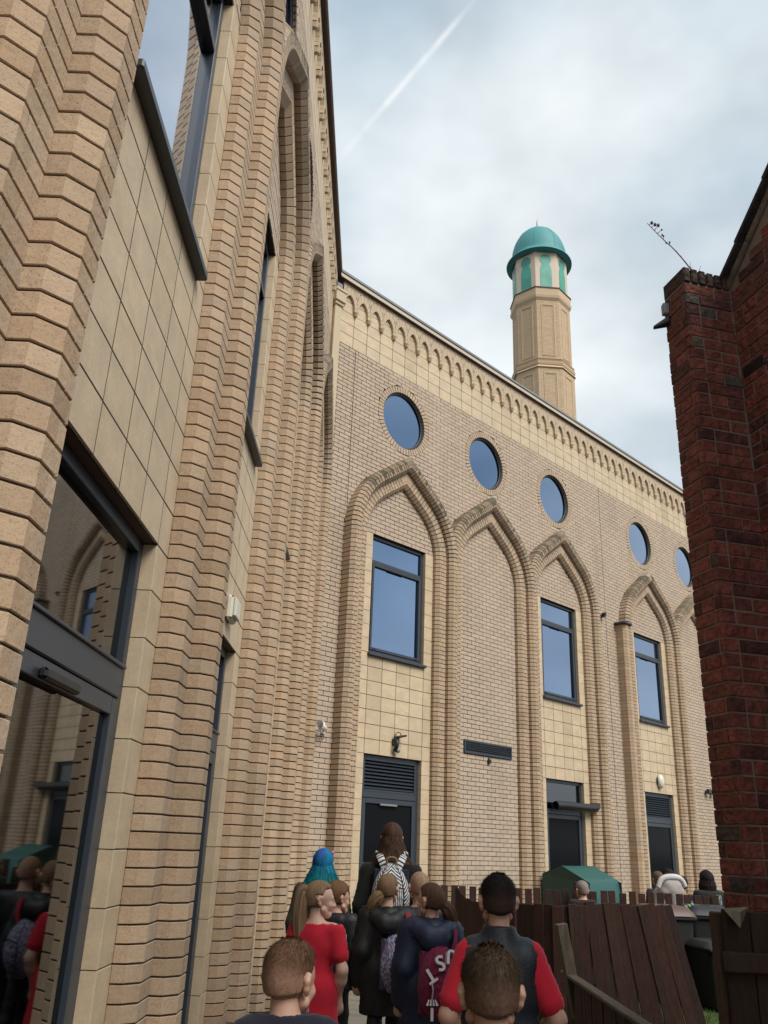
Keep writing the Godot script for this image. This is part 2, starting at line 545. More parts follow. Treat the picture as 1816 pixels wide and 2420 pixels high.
func door_at(c: float, kind: String) -> void:
	var d := sub("door", mosque)
	var h1 := 40 * CRS; var hw := 0.664
	var head := 2.46 if kind != "glass" else 2.40
	var f := G.new()
	ring_boxes(f, c - hw, c + hw, 0.0, h1, 0.06, -0.13, -0.065)
	if kind == "glass":
		f.box(Vector3(c - hw + 0.06, 2.27, -0.128), Vector3(c + hw - 0.06, 2.41, -0.055), Color.WHITE, wall_at, 0.006)
		f.box(Vector3(c - hw + 0.06, 2.395, -0.055), Vector3(c + hw - 0.06, 2.412, -0.042), Color.WHITE, wall_at, 0.004)
	else:
		f.box(Vector3(c - hw + 0.06, 2.37, -0.128), Vector3(c + hw - 0.06, head, -0.055), Color.WHITE, wall_at, 0.006)
	obj("frame", f.mesh(), M.frame, d)
	var leaf := sub("leaf", d)
	var lt := 2.265 if kind == "glass" else 2.365
	var lf := G.new()
	ring_boxes(lf, c - hw + 0.064, c + hw - 0.064, 0.02, lt, 0.075, -0.115, -0.06)
	obj("stile", lf.mesh(), M.frame, leaf)
	var gm: Material = M.doorglass if kind != "open" else M.blackglass
	slab("pane", Vector3(c - hw + 0.13, 0.09, -0.092), Vector3(c + hw - 0.13, lt - 0.07, -0.084), gm if kind == "glass" else M.blackglass, leaf, 0.0)
	if kind == "open":
		slab("door_closer", Vector3(c - 0.22, lt - 0.10, -0.06), Vector3(c + 0.16, lt - 0.07, -0.035), M.coping, d, 0.004)
		louvre(d, c - hw + 0.06, c + hw - 0.06, head, h1 - 0.05, 8, -0.062)
	elif kind == "louvre":
		louvre(d, c - hw + 0.06, c + hw - 0.06, head, h1 - 0.05, 9, -0.062)
	else:
		slab("pane", Vector3(c - hw + 0.05, head - 0.02, -0.105), Vector3(c + hw - 0.05, h1 - 0.05, -0.096), M.doorglass, d, 0.0)
	if kind == "glass":
		var g := G.new()
		g.box(Vector3(c - 0.33, lt - 0.075, -0.06), Vector3(c + 0.03, lt - 0.035, -0.025), Color.WHITE, wall_at, 0.012)
		obj("door_closer", g.mesh(), M.black, d)
		slab("handle", Vector3(c - hw + 0.10, 0.85, -0.06), Vector3(c - hw + 0.125, 1.25, -0.02), M.coping, d, 0.008)
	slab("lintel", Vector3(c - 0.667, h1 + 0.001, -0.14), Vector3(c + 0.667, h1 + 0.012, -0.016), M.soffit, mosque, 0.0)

func corbel(c: float) -> void:
	var g := G.new()
	var inn := [Vector2(0.118, 10.655), Vector2(0.118, 10.72), Vector2(0.112, 10.79), Vector2(0.092, 10.855), Vector2(0.052, 10.915), Vector2(0.0, 10.955)]
	var out := [Vector2(0.1665, 10.655), Vector2(0.1665, 10.75), Vector2(0.1665, 10.86), Vector2(0.150, 10.98), Vector2(0.095, 11.075), Vector2(0.0, 11.12)]
	var o := 0.052
	for sd: float in [-1.0, 1.0]:
		for i in 5:
			var a: Vector2 = inn[i]; var b: Vector2 = inn[i + 1]; var p: Vector2 = out[i]; var q: Vector2 = out[i + 1]
			var cut := 0.035
			corbel_piece(g, c, sd, [a.lerp(b, cut), b.lerp(a, cut), q.lerp(p, cut), p.lerp(q, cut)], o, vary(TILE.lerp(BRICK, 0.35), 0.05))
			var bk := G.new()
			bk.quad(P(c + sd * a.x, a.y, o - 0.012), P(c + sd * b.x, b.y, o - 0.012), P(c + sd * q.x, q.y, o - 0.012), P(c + sd * p.x, p.y, o - 0.012), Color.WHITE, P(c, 10.9, -0.5))
			keep("mortar_bed", bk, P(c, 10.9, 0), 0, 0, M.mortar)
		for t: Array in [[Vector2(0.1665, 10.868), Vector2(0.1545, 10.975), Vector2(0.105, 11.075), Vector2(0.105, 11.158), Vector2(0.1665, 11.158)], [Vector2(0.100, 11.078), Vector2(0.003, 11.125), Vector2(0.003, 11.158), Vector2(0.100, 11.158)]]:
			corbel_piece(g, c, sd, t, o, vary(TILE.lerp(BRICK, 0.35), 0.05))
		var bk2 := G.new()
		bk2.quad(P(c, 11.06, o - 0.011), P(c + sd * 0.169, 10.85, o - 0.011), P(c + sd * 0.169, 11.16, o - 0.011), P(c, 11.16, o - 0.011), Color.WHITE, P(c, 10.9, -0.5))
		keep("mortar_bed", bk2, P(c, 10.9, 0), 0, 0, M.mortar)
	# the little pendant between this arch and the next
	var pc := c + 0.16875
	var col := vary(TILE.lerp(BRICK, 0.25), 0.05)
	var m := P(pc, 10.62, 0.03)
	var top := []; var low := []
	for k: Array in [[-0.043, 0.0], [-0.043, 0.05], [-0.02, 0.082], [0.02, 0.082], [0.043, 0.05], [0.043, 0.0]]:
		top.append(P(pc + k[0], 10.652, k[1])); low.append(P(pc + k[0] * 0.62, 10.585, k[1] * 0.7))
	for i in 5:
		g.quad(top[i], top[i + 1], low[i + 1], low[i], col, m)
	for i in range(1, 5):
		g.tri(low[0], low[i], low[i + 1], col, m)
		g.tri(top[0], top[i], top[i + 1], col, m)
	keep("corbel_arch", g, P(c, 10.9, 0.05), 0.3, 0.5, M.clay)

func corbel_piece(g: G, c: float, sd: float, pts: Array, o: float, col: Color) -> void:
	var f := []; var r := []
	var mid := Vector3.ZERO
	for p: Vector2 in pts:
		f.append(P(c + sd * p.x, p.y, o)); r.append(P(c + sd * p.x, p.y, 0.0))
		mid += P(c + sd * p.x, p.y, o * 0.5) / pts.size()
	for i in range(1, pts.size() - 1):
		g.tri(f[0], f[i], f[i + 1], col, mid)
	for i in pts.size():
		var j := (i + 1) % pts.size()
		g.quad(f[i], f[j], r[j], r[i], col, mid)

# bays: [centre, "door kind" or "blind", joins the bay before it]
func wing(length0: float, length1: float, bays: Array, band0: float, eps: float) -> void:
	var circles := []
	for b: Array in bays:
		circles.append(b[0])
	var blocks := func(h: float) -> Array:
		var out := []
		for b: Array in bays:
			var hw := arch_half(h, 0.47) - 0.003
			if hw > 0.0:
				out.append([b[0] - hw, b[0] + hw])
			var dy := absf(h - 9.03)
			if dy < 0.68:
				var r := sqrt(0.68 * 0.68 - dy * dy)
				out.append([b[0] - r, b[0] + r])
		return out
	brickwork(length0, length1, 0.0, 132 * CRS, blocks)
	for i in bays.size():
		var b: Array = bays[i]
		var c: float = b[0]
		var joined: bool = b[2]
		var joins_next: bool = i + 1 < bays.size() and bays[i + 1][2]
		order(c, -1.0, 0, 0.0, 0.118, false, true)
		order(c, 1.0, 0, 0.0, 0.118, false, true)
		order(c, -1.0, 1, 0.10, 0.0, joined, not joined)
		order(c, 1.0, 1, 0.10, 0.10 if joins_next else 0.0, joins_next, true)
		round_window(c, 9.03)
		var inside := func(h: float) -> Array:
			var hw := arch_half(h, 0.0) - 0.004
			var out := [[c - 9.0, c - hw], [c + hw, c + 9.0]] if hw > 0.02 else [[c - 9.0, c + 9.0]]
			return out
		if b[1] == "blind":
			brickwork(c - HALF, c + HALF, 0.0, 102 * CRS, inside, 0.06)
			continue
		brickwork(c - HALF, c + HALF, 88 * CRS, 102 * CRS, inside, 0.06)
		tiles(c - HALF, c + HALF, 40 * CRS, 7, HALF - 0.667, 0.3335)
		for side: float in [-1.0, 1.0]:
			for r in 9 + 11:
				var h := 61 * CRS + r * FIELD if r < 9 else 7 * CRS + (r - 9) * FIELD
				var s_in := c + side * 0.667
				var s_out := c + side * HALF
				var lo := minf(s_in, s_out); var hi := maxf(s_in, s_out)
				flat("tile", lo + 0.002 if side < 0 else lo, hi if side < 0 else hi - 0.002, lo + 0.002 if side < 0 else lo, hi if side < 0 else hi - 0.002, h + 0.0022, h + FIELD - 0.0022, -0.14, rng.randf_range(-0.0008, 0.0008), grime(vary(TILE, 0.03), lo, h, 0.35), M.tile, 0.003)
			slab("mortar_strip", Vector3(minf(c + side * 0.671, c + side * HALF), 7 * CRS, -0.14), Vector3(maxf(c + side * 0.671, c + side * HALF), 88 * CRS, -0.006), M.mortar, mosque, 0.0)
			var lo2 := minf(c + side * 0.667, c + side * HALF); var hi2 := maxf(c + side * 0.667, c + side * HALF)
			brickwork(lo2, hi2, 0.0, 7 * CRS, func(_h: float) -> Array: return [])
			slab("plinth_return", Vector3(lo2 + 0.003, 0.0, -0.14), Vector3(hi2 - 0.003, 7 * CRS - 0.003, -0.013), M.mortar, mosque, 0.0)
		window_at(c)
		door_at(c, b[1])
	# tiled band, corbel table and cornice
	tiles(band0, length1, 132 * CRS, 5, 0.3375)
	var x := band0 + 0.16875
	while x < length1:
		corbel(x)
		x += 0.3375
	var t := wall_at
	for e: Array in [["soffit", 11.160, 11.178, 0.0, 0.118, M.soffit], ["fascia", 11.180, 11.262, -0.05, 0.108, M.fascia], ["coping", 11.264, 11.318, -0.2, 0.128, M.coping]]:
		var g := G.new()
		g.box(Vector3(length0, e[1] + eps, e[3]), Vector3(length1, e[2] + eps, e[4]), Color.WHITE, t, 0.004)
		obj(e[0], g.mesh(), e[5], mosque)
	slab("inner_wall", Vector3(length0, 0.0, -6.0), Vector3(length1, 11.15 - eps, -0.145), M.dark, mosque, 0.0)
	slab("parapet_back", Vector3(length0, 9.9, -0.14), Vector3(length1, 11.15 - eps, -0.02), M.mortar, mosque, 0.0)

func emit_pieces() -> void:
	for kind: String in pieces:
		var list: Array = pieces[kind]
		var loose := 0 if kind in ["mortar_core", "mortar_bed", "mortar_core_near"] else 296
		if kind == "ring_brick":
			loose = 0
		list.sort_custom(func(a: Array, b: Array) -> bool: return a[0] > b[0])
		var rest := G.new()
		var m: Material = list[0][2]
		for i in list.size():
			if i < loose and list[i][0] > 0.0:
				obj(kind, (list[i][1] as G).mesh(), m, mosque)
			else:
				rest.add(list[i][1])
		if not rest.v.is_empty():
			var o := obj(kind.trim_suffix("_near") if loose == 0 else kind + "_work", rest.mesh(), m, mosque)
			if not kind in ["mortar_core", "mortar_bed", "mortar_core_near"]:
				o.set_meta("kind", "stuff")
	pieces.clear()

func build_mosque() -> void:
	mosque = thing("mosque", "buff brick mosque with pointed blind arches, round windows and a corbelled parapet", "mosque")
	wall_at = Transform3D(Basis(Vector3(0, 0, -1), Vector3.UP, Vector3(1, 0, 0)), Vector3(-1.085, 0, 0))
	wing(-3.0, 12.683, [[0.718, "blind", false], [3.173, "glass", true], [5.628, "glass", true], [8.083, "glass", true], [10.538, "blind", true]], -2.92, 0.002)
	var r := sqrt(0.5)
	wall_at = Transform3D(Basis(Vector3(r, 0, -r), Vector3.UP, Vector3(r, 0, r)), Vector3(-1.085, 0, -12.683))
	wing(0.0, 17.2, [[1.91, "open", false], [4.365, "blind", true], [6.82, "shade", true], [10.65, "louvre", false], [13.105, "blind", true]], 0.185, 0.0)
	# the capped stub of a shaft left of the fourth arch, the vent, movement joints
	order_stub(9.27)
	var v := sub("vent_grille", mosque)
	louvre(v, 3.66, 5.04, 3.245, 3.475, 5, 0.03)
	for s: float in [0.60, 8.74]:
		slab("movement_joint", Vector3(s - 0.006, 0.1 if s > 2.0 else 6.9, -0.004), Vector3(s + 0.006, 132 * CRS, 0.0025), M.mortar, mosque, 0.0)
	emit_pieces()

func order_stub(s: float) -> void:
	for i in 88:
		var g := G.new()
		var h := i * CRS
		var ring0 := []; var ring1 := []
		for p: Vector2 in [Vector2(-0.117, 0.0), Vector2(-0.117, 0.178), Vector2(-0.057, 0.238), Vector2(0.057, 0.238), Vector2(0.117, 0.178), Vector2(0.117, 0.0)]:
			ring0.append(P(s + p.x * 0.98, h + 0.0026, p.y)); ring1.append(P(s + p.x * 0.98, h + CRS - 0.0026, p.y))
		var mid := P(s, h + 0.035, 0.1)
		var col := vary(SHAFT, 0.09)
		for j in 5:
			g.quad(ring0[j], ring0[j + 1], ring1[j + 1], ring1[j], col, mid)
		for rr: Array in [ring0, ring1]:
			for j in range(1, 5):
				g.tri(rr[0], rr[j], rr[j + 1], col, mid)
		keep("moulded_brick", g, mid, 0.2, 0.07, M.clay)
	slab("shaft_core", Vector3(s - 0.10, 0.0, 0.0), Vector3(s + 0.10, 88 * CRS, 0.165), M.mortar, mosque, 0.0)
	slab("shaft_cap", Vector3(s - 0.19, 88 * CRS + 0.002, 0.0), Vector3(s + 0.16, 88 * CRS + 0.05, 0.29), M.lead, mosque, 0.012)

# ---------------------------------------------------------------- camera, sky, sun
func set_stage() -> void:
	cam = Camera3D.new()
	cam.name = "camera"
	var az := -0.0031
	var pit := 0.3724
	var rol := 0.0397
	var fh := Vector3(sin(az), 0, -cos(az))
	var r0 := Vector3(cos(az), 0, sin(az))
	var fw := fh * cos(pit) + Vector3.UP * sin(pit)
	var u0 := Vector3.UP * cos(pit) - fh * sin(pit)
	cam.transform = Transform3D(Basis(r0 * cos(rol) + u0 * sin(rol), u0 * cos(rol) - r0 * sin(rol), -fw), Vector3(0, 1.72, 0))
	cam.fov = rad_to_deg(2.0 * atan(1210.0 / 2003.75))
	cam.near = 0.05
	cam.far = 900.0
	add_child(cam)
	cam.current = true
	cam_inv = cam.transform.affine_inverse()
	var env := Environment.new()
	env.tonemap_mode = Environment.TONE_MAPPER_LINEAR
	env.tonemap_exposure = 2.35
	env.background_mode = Environment.BG_SKY
	env.sdfgi_enabled = true; env.ssao_enabled = true; env.ssil_enabled = true
	var sky := Sky.new()
	var sm := PanoramaSkyMaterial.new()
	sm.panorama = sky_picture()
	sky.sky_material = sm
	env.sky = sky
	var we := WorldEnvironment.new()
	we.name = "sky"
	we.environment = env
	add_child(we)
	var sun := DirectionalLight3D.new()
	sun.name = "sun"
	sun.light_color = Color(1.0, 0.985, 0.955)
	sun.light_energy = 0.5
	sun.light_angular_distance = 35.0
	sun.shadow_enabled = true
	add_child(sun)
	sun.look_at_from_position(Vector3(9, 13, 9), Vector3.ZERO)

func sky_picture() -> ImageTexture:
	var w := 2048; var h := 1024
	var im := Image.create(w, h, false, Image.FORMAT_RGBF)
	var f := FastNoiseLite.new(); f.seed = 12; f.frequency = 1.1; f.fractal_octaves = 5; f.fractal_gain = 0.5
	var f2 := FastNoiseLite.new(); f2.seed = 40; f2.frequency = 0.55; f2.fractal_octaves = 3
	# the old vapour trail: a straight great-circle band between two directions
	var c0 := dir_of(1122, 0); var c1 := dir_of(806, 372)
	var nrm := c0.cross(c1).normalized()
	var mid := (c0 + c1).normalized()
	var half := acos(clampf(c0.dot(mid), -1, 1))
	for y in h:
		var v := PI * (y + 0.5) / h
		var up := cos(v); var rr := sin(v)
		for x in w:
			var a := TAU * (x + 0.5) / w
			var d := Vector3(sin(a) * rr, up, -cos(a) * rr)
			if up < -0.05:
				im.set_pixel(x, y, Color(0.16, 0.15, 0.14))
				continue
			var q := Vector3(d.x, d.y * 1.7, d.z)
			var cl := f.get_noise_3dv(q * 2.2) * 0.5 + 0.5
			var big := f2.get_noise_3dv(q * 2.0) * 0.5 + 0.5
			var low := exp(-maxf(up, 0.0) * 2.1)
			var thick := clampf(0.45 + 2.0 * (big - 0.5) + 1.1 * (cl - 0.5), 0.0, 1.0)
			var base := Color(0.165, 0.222, 0.272).lerp(Color(0.352, 0.376, 0.388), thick)
			base = base.lerp(Color(0.405, 0.422, 0.428), clampf(low * (0.30 + 1.15 * cl + 0.9 * (big - 0.5)), 0.0, 0.95))
			var k := 1.0 + 0.24 * (cl - 0.5) + 0.10 * f.get_noise_3dv(q * 7.0)
			var col := Color(base.r * k, base.g * k, base.b * k)
			var off := absf(asin(clampf(d.dot(nrm), -1, 1)))
			if off < 0.02:
				var along := acos(clampf(d.dot(mid), -1, 1)) / half
				var wide := 0.0016 + 0.0022 * cl * cl
				var tr := exp(-pow(off / wide, 2.0)) * (1.0 - smoothstep(0.55, 1.25, along)) * clampf(0.2 + 1.7 * (f.get_noise_3dv(d * 14.0) + 0.35), 0.1, 1.1)
				if d.dot(mid) > 0.0:
					col = col.lerp(Color(0.45, 0.46, 0.465), clampf(tr * 0.7, 0, 0.7))
			im.set_pixel(x, y, col)
	return ImageTexture.create_from_image(im)

func dir_of(u: float, v: float) -> Vector3:
	var p := Vector3((u - 908.0) / 2003.75, -(v - 1210.0) / 2003.75, -1.0)
	return (cam.transform.basis * p).normalized()

# ---------------------------------------------------------------- shaping helpers
func sheet(nu: int, nv: int, pos: Callable, col: Callable, wrap := false, lo := 0) -> ArrayMesh:
	# a smooth surface through pos(u, v); u and v run from 0 to 1
	var pts := PackedVector3Array(); var cols := PackedColorArray(); var nrm := PackedVector3Array(); var idx := PackedInt32Array()
	for j in nv + 1:
		for i in nu + 1:
			var u := float(i) / nu; var v := float(j) / nv
			if wrap and i == nu:
				pts.append(pts[j * (nu + 1)]); cols.append(cols[j * (nu + 1)])
			else:
				pts.append(pos.call(u, v)); cols.append(col.call(u, v))
	var cen := Vector3.ZERO
	for p in pts:
		cen += p / pts.size()
	for j in nv + 1:
		for i in nu + 1:
			var i0 := i - 1 if i > 0 else (nu - 1 if wrap else 0)
			var i1 := i + 1 if i < nu else (1 if wrap else nu)
			var a := pts[j * (nu + 1) + i1] - pts[j * (nu + 1) + i0]
			var b := pts[mini(j + 1, nv) * (nu + 1) + i] - pts[maxi(j - 1, 0) * (nu + 1) + i]
			var n := a.cross(b)
			if n.length_squared() < 1e-16:
				n = pts[j * (nu + 1) + i] - cen
			nrm.append(n.normalized())
	# turn the sheet so that it faces away from its middle
	var s := 0.0
	for k in pts.size():
		s += nrm[k].dot(pts[k] - cen)
	if s < 0.0 and lo == 0 or lo == -1:
		for k in nrm.size():
			nrm[k] = -nrm[k]
	for j in nv:
		for i in nu:
			var p := j * (nu + 1) + i
			for t: Array in [[p, p + 1, p + nu + 2], [p, p + nu + 2, p + nu + 1]]:
				var f := (pts[t[2]] - pts[t[0]]).cross(pts[t[1]] - pts[t[0]])
				if f.dot(nrm[t[0]] + nrm[t[1]] + nrm[t[2]]) < 0.0:
					idx.append_array(PackedInt32Array([t[0], t[2], t[1]]))
				else:
					idx.append_array(PackedInt32Array([t[0], t[1], t[2]]))
	var m := ArrayMesh.new()
	var ar := []
	ar.resize(Mesh.ARRAY_MAX)
	ar[Mesh.ARRAY_VERTEX] = pts; ar[Mesh.ARRAY_NORMAL] = nrm; ar[Mesh.ARRAY_COLOR] = cols; ar[Mesh.ARRAY_INDEX] = idx
	m.add_surface_from_arrays(Mesh.PRIMITIVE_TRIANGLES, ar)
	return m

func along(path: Array, t: float) -> Vector3:   # Catmull-Rom
	var n := path.size() - 1
	var f := clampf(t, 0, 1) * n
	var i := mini(int(f), n - 1)
	var k := f - i
	var p1: Vector3 = path[i]; var p2: Vector3 = path[i + 1]
	var p0: Vector3 = path[maxi(i - 1, 0)]; var p3: Vector3 = path[mini(i + 2, n)]
	return p1.cubic_interpolate(p2, p0, p3, k)

func tube(path: Array, radius: Callable, nu: int, nv: int, col: Callable, squash := 1.0, ridges := 0, ramp := 0.0) -> ArrayMesh:
	return sheet(nu, nv, func(u: float, v: float) -> Vector3:
		var c := along(path, v)
		var d := (along(path, minf(v + 0.02, 1.0)) - along(path, maxf(v - 0.02, 0.0))).normalized()
		var side := d.cross(Vector3(0, 0, 1))
		if side.length() < 0.2:
			side = d.cross(Vector3(1, 0, 0))
		side = side.normalized()
		var up := side.cross(d)
		var r: float = radius.call(v)
		if ridges > 0:
			r *= 1.0 + ramp * sin(u * TAU * ridges + 3.0 * v) + ramp * sin(u * TAU * (ridges * 2 + 1) + 1.3 - 2.0 * v)
		return c + (side * cos(u * TAU) + up * sin(u * TAU) * squash) * r, col, true)

func lathe(rows: Array, n: int, col: Color) -> ArrayMesh:
	return sheet(n, rows.size() - 1, func(u: float, v: float) -> Vector3:
		var p: Vector2 = rows[int(round(v * (rows.size() - 1)))]
		return Vector3(p.x * cos(u * TAU), p.y, p.x * sin(u * TAU)), func(_u: float, _v: float) -> Color: return col, true)

func wood(b: Color) -> Color:
	return vary(Color(b.r * 0.55, b.g * 0.38, b.b * 0.34), 0.34)

func plank(parent: Node3D, called: String, at: Vector3, w: float, h: float, th: float, turn: float, lean: float, col: Color, round_top := 0.0) -> void:
	var g := G.new()
	var t := Transform3D(Basis(Vector3.UP, turn) * Basis(Vector3(0, 0, 1), lean), at)
	g.box(Vector3(-w * 0.5, 0, -th * 0.5), Vector3(w * 0.5, h - round_top, th * 0.5), col, t, 0.004)
	if round_top > 0.0:
		var m := t * Vector3(0, h - round_top, 0)
		var a := t * Vector3(-w * 0.5, h - round_top, 0); var b := t * Vector3(w * 0.5, h - round_top, 0); var c := t * Vector3(0, h, 0)
		var z := t.basis.z * th * 0.5
		g.tri(a + z, b + z, c + z, col, m); g.tri(a - z, b - z, c - z, col, m)
		g.quad(a + z, a - z, c - z, c + z, col, m); g.quad(b + z, b - z, c - z, c + z, col, m)
	obj(called, g.mesh(), M.wood, parent)

# ---------------------------------------------------------------- minaret
func build_minaret() -> void:
	var t := thing("minaret", "tall octagonal brick minaret with green arched lantern and turquoise dome", "minaret", Vector3(7.77, 0, -38.0))
	var turn := deg_to_rad(3.4 - 22.5)
	var oct := func(r: float, k: int, y: float) -> Vector3:
		var a := turn + k * PI / 4.0
		return Vector3(sin(a) * r, y, cos(a) * r)
	var prism := func(g: G, r0: float, r1: float, y0: float, y1: float, col: Color) -> void:
		for k in 8:
			var m := Vector3(0, (y0 + y1) * 0.5, 0)
			g.quad(oct.call(r0, k, y0), oct.call(r0, k + 1, y0), oct.call(r1, k + 1, y1), oct.call(r1, k, y1), col, m)
			g.tri(oct.call(r0, k, y0), oct.call(r0, k + 1, y0), Vector3(0, y0, 0), col, m + Vector3(0, 0.01, 0))
			g.tri(oct.call(r1, k, y1), oct.call(r1, k + 1, y1), Vector3(0, y1, 0), col, m - Vector3(0, 0.01, 0))
	var core := G.new()
	prism.call(core, 1.57, 1.57, 0.0, 24.2, Color.WHITE)
	prism.call(core, 1.49, 1.49, 24.2, 28.2, Color.WHITE)
	obj("core", core.mesh(), M.minmortar, t)
	var bricks := G.new()
	var y := 9.0
	while y < 28.05:
		var r := 1.585 if y < 24.0 else 1.505
		for k in 8:
			var a: Vector3 = oct.call(r, k, y); var b: Vector3 = oct.call(r, k + 1, y)
			var n := 5
			for i in n:
				var off := 0.0 if int(y / 0.075) % 2 == 0 else 0.5
				var u0 := clampf((i - off + 0.02) / (n - 0.5), 0.0, 1.0); var u1 := clampf((i + 1 - off - 0.02) / (n - 0.5), 0.0, 1.0)
				if u1 - u0 < 0.02:
					continue
				var p := a.lerp(b, u0); var q := a.lerp(b, u1)
				var up := Vector3(0, 0.064, 0)
				var col := vary(Color(0.63, 0.475, 0.315), 0.07)
				var c := (p + q) * 0.49 + up * 0.5
				bricks.quad(p, q, q + up, p + up, col, c)
				bricks.quad(p, q, q * Vector3(0.988, 1, 0.988), p * Vector3(0.988, 1, 0.988), col, c)
				bricks.quad(p + up, q + up, q * Vector3(0.988, 1, 0.988) + up, p * Vector3(0.988, 1, 0.988) + up, col, c)
		y += 0.075
	var bw := obj("brick_work", bricks.mesh(), M.clay, t); bw.set_meta("kind", "stuff")
	for e: Array in [[1.50, 1.60, 28.05, 28.2], [1.60, 1.63, 28.2, 28.34], [1.57, 1.59, 28.34, 28.78], [1.52, 1.62, 24.55, 24.42], [1.60, 1.63, 24.42, 24.3], [1.63, 1.66, 24.3, 24.2], [1.66, 1.59, 24.2, 24.05]]:
		var g := G.new()
		prism.call(g, e[0], e[1], minf(e[2], e[3]), maxf(e[2], e[3]), Color(0.63, 0.475, 0.315))
		obj("moulded_course", g.mesh(), M.clay, t)
	var ledge := G.new(); prism.call(ledge, 1.63, 1.63, 28.78, 28.83, Color.WHITE); obj("ledge", ledge.mesh(), M.soffit, t)
	for k in 8:
		for e: Array in [[24.75, 27.8, 1.505], [20.6, 23.75, 1.585]]:
			var a: Vector3 = oct.call(e[2], k, 0.0); var b: Vector3 = oct.call(e[2], k + 1, 0.0)
			var ex := (b - a).normalized(); var nn := ((a + b) * 0.5).normalized()
			var mid := (a + b) * 0.5
			var tf := Transform3D(Basis(ex, Vector3.UP, nn), mid)
			for w: Array in [[0.34, 0.045, 0.025], [0.27, 0.03, 0.014]]:
				var g := G.new()
				var hw: float = w[0]; var th: float = w[1]
				var ins := 0.34 - hw
				for bx: Array in [[-hw, e[0] + ins, -hw + th, e[1] - ins], [hw - th, e[0] + ins, hw, e[1] - ins], [-hw + th, e[1] - ins - th, hw - th, e[1] - ins], [-hw + th, e[0] + ins, hw - th, e[0] + ins + th]]:
					g.box(Vector3(bx[0], bx[1], -0.02), Vector3(bx[2], bx[3], w[2]), Color(0.63, 0.475, 0.315), tf, 0.006)
				obj("panel_moulding", g.mesh(), M.clay, t)
	var lan := G.new(); prism.call(lan, 1.46, 1.46, 28.8, 31.3, Color.WHITE); obj("lantern", lan.mesh(), M.cream, t)
	for k in 8:
		var a: Vector3 = oct.call(1.46, k, 0.0); var b: Vector3 = oct.call(1.46, k + 1, 0.0)
		var ex := (b - a).normalized(); var nn := ((a + b) * 0.5).normalized()
		var tf := Transform3D(Basis(ex, Vector3.UP, nn), (a + b) * 0.5)
		var pts := [Vector2(-0.30, 28.9), Vector2(0.30, 28.9), Vector2(0.30, 30.0), Vector2(0.275, 30.16), Vector2(0.235, 30.28), Vector2(0.19, 30.37)]
		for i in 15:
			var an := -0.92 + (PI + 1.84) * i / 14.0
			pts.append(Vector2(cos(an) * 0.30, 30.66 + sin(an) * 0.32))
		pts.append_array([Vector2(-0.19, 30.37), Vector2(-0.235, 30.28), Vector2(-0.275, 30.16), Vector2(-0.30, 30.0)])
		var g := G.new()
		var pc := tf * Vector3(0, 29.8, -0.2)
		for i in pts.size():
			var p: Vector2 = pts[i]; var q: Vector2 = pts[(i + 1) % pts.size()]
			var fan := Vector3(0, 30.35, 0.02)
			g.tri(tf * fan, tf * Vector3(p.x, p.y, 0.02), tf * Vector3(q.x, q.y, 0.02), Color.WHITE, pc)
			g.quad(tf * Vector3(p.x, p.y, 0.02), tf * Vector3(q.x, q.y, 0.02), tf * Vector3(q.x, q.y, 0.0), tf * Vector3(p.x, p.y, 0.0), Color.WHITE, tf * Vector3(0, 30.0, 0.01))
		obj("arched_panel", g.mesh(), M.green, t)
	var rows := [Vector2(1.42, 31.1), Vector2(1.74, 31.14), Vector2(1.75, 31.2), Vector2(1.62, 31.34), Vector2(1.5, 31.46), Vector2(1.46, 31.56)]
	for i in 15:
		var a := 0.5 * PI * (i + 1) / 15.0
		rows.append(Vector2(maxf(1.46 * cos(a), 0.001), 31.56 + 2.05 * sin(a)))
	obj("dome", lathe(rows, 48, Color.WHITE), M.teal, t)
	for k in 8:
		var an := turn + k * PI / 4.0
		var rib := []
		for i in 9:
			var q := 0.5 * PI * i / 9.0
			rib.append(Vector3(sin(an) * 1.462 * cos(q), 31.56 + 2.052 * sin(q), cos(an) * 1.462 * cos(q)))
		obj("seam", tube(rib, func(_v: float) -> float: return 0.012, 6, 20, func(_u: float, _v: float) -> Color: return Color.WHITE), M.teal, t)
	var fin := tube([Vector3(0, 33.5, 0), Vector3(0.02, 33.8, 0), Vector3(-0.03, 34.1, 0), Vector3(0.0, 34.4, 0)], func(v: float) -> float: return 0.05 * (1.2 - v), 8, 10, func(_u: float, _v: float) -> Color: return Color(0.35, 0.16, 0.12))
	obj("finial", fin, M.vc, t)

# ---------------------------------------------------------------- red brick neighbour
func red_face(s0: float, s1: float, top: Callable, h1: float, phase: float) -> void:
	var cr := 0.0745
	for r in int(h1 / cr + 0.01):
		var h := r * cr
		var x := s0 - phase - (0.1125 if r % 2 == 0 else 0.0)
		var hdr := r % 4 == 3
		while x < s1:
			var w := 0.1125 if hdr else 0.225
			var a := maxf(x + 0.004, s0); var b := minf(x + w - 0.004, s1)
			x += w
			if b - a < 0.025:
				continue
			if h + cr > top.call((a + b) * 0.5):
				continue
			var c := vary(REDB, 0.18)
			var pick := rng.randf()
			if pick < 0.03:
				c = vary(Color(0.10, 0.075, 0.062), 0.3)
			elif pick < 0.2:
				c = vary(Color(0.125, 0.040, 0.033), 0.2)
			var damp := smoothstep(4.4, 4.95, h) * 0.5 * rng.randf()
			c = c.lerp(Color(0.045, 0.042, 0.032), damp)
			flat("brick", a, b, a, b, h + 0.004, h + cr - 0.004, -0.02, rng.randf_range(-0.004, 0.004), c, M.redbrick, 0.004)

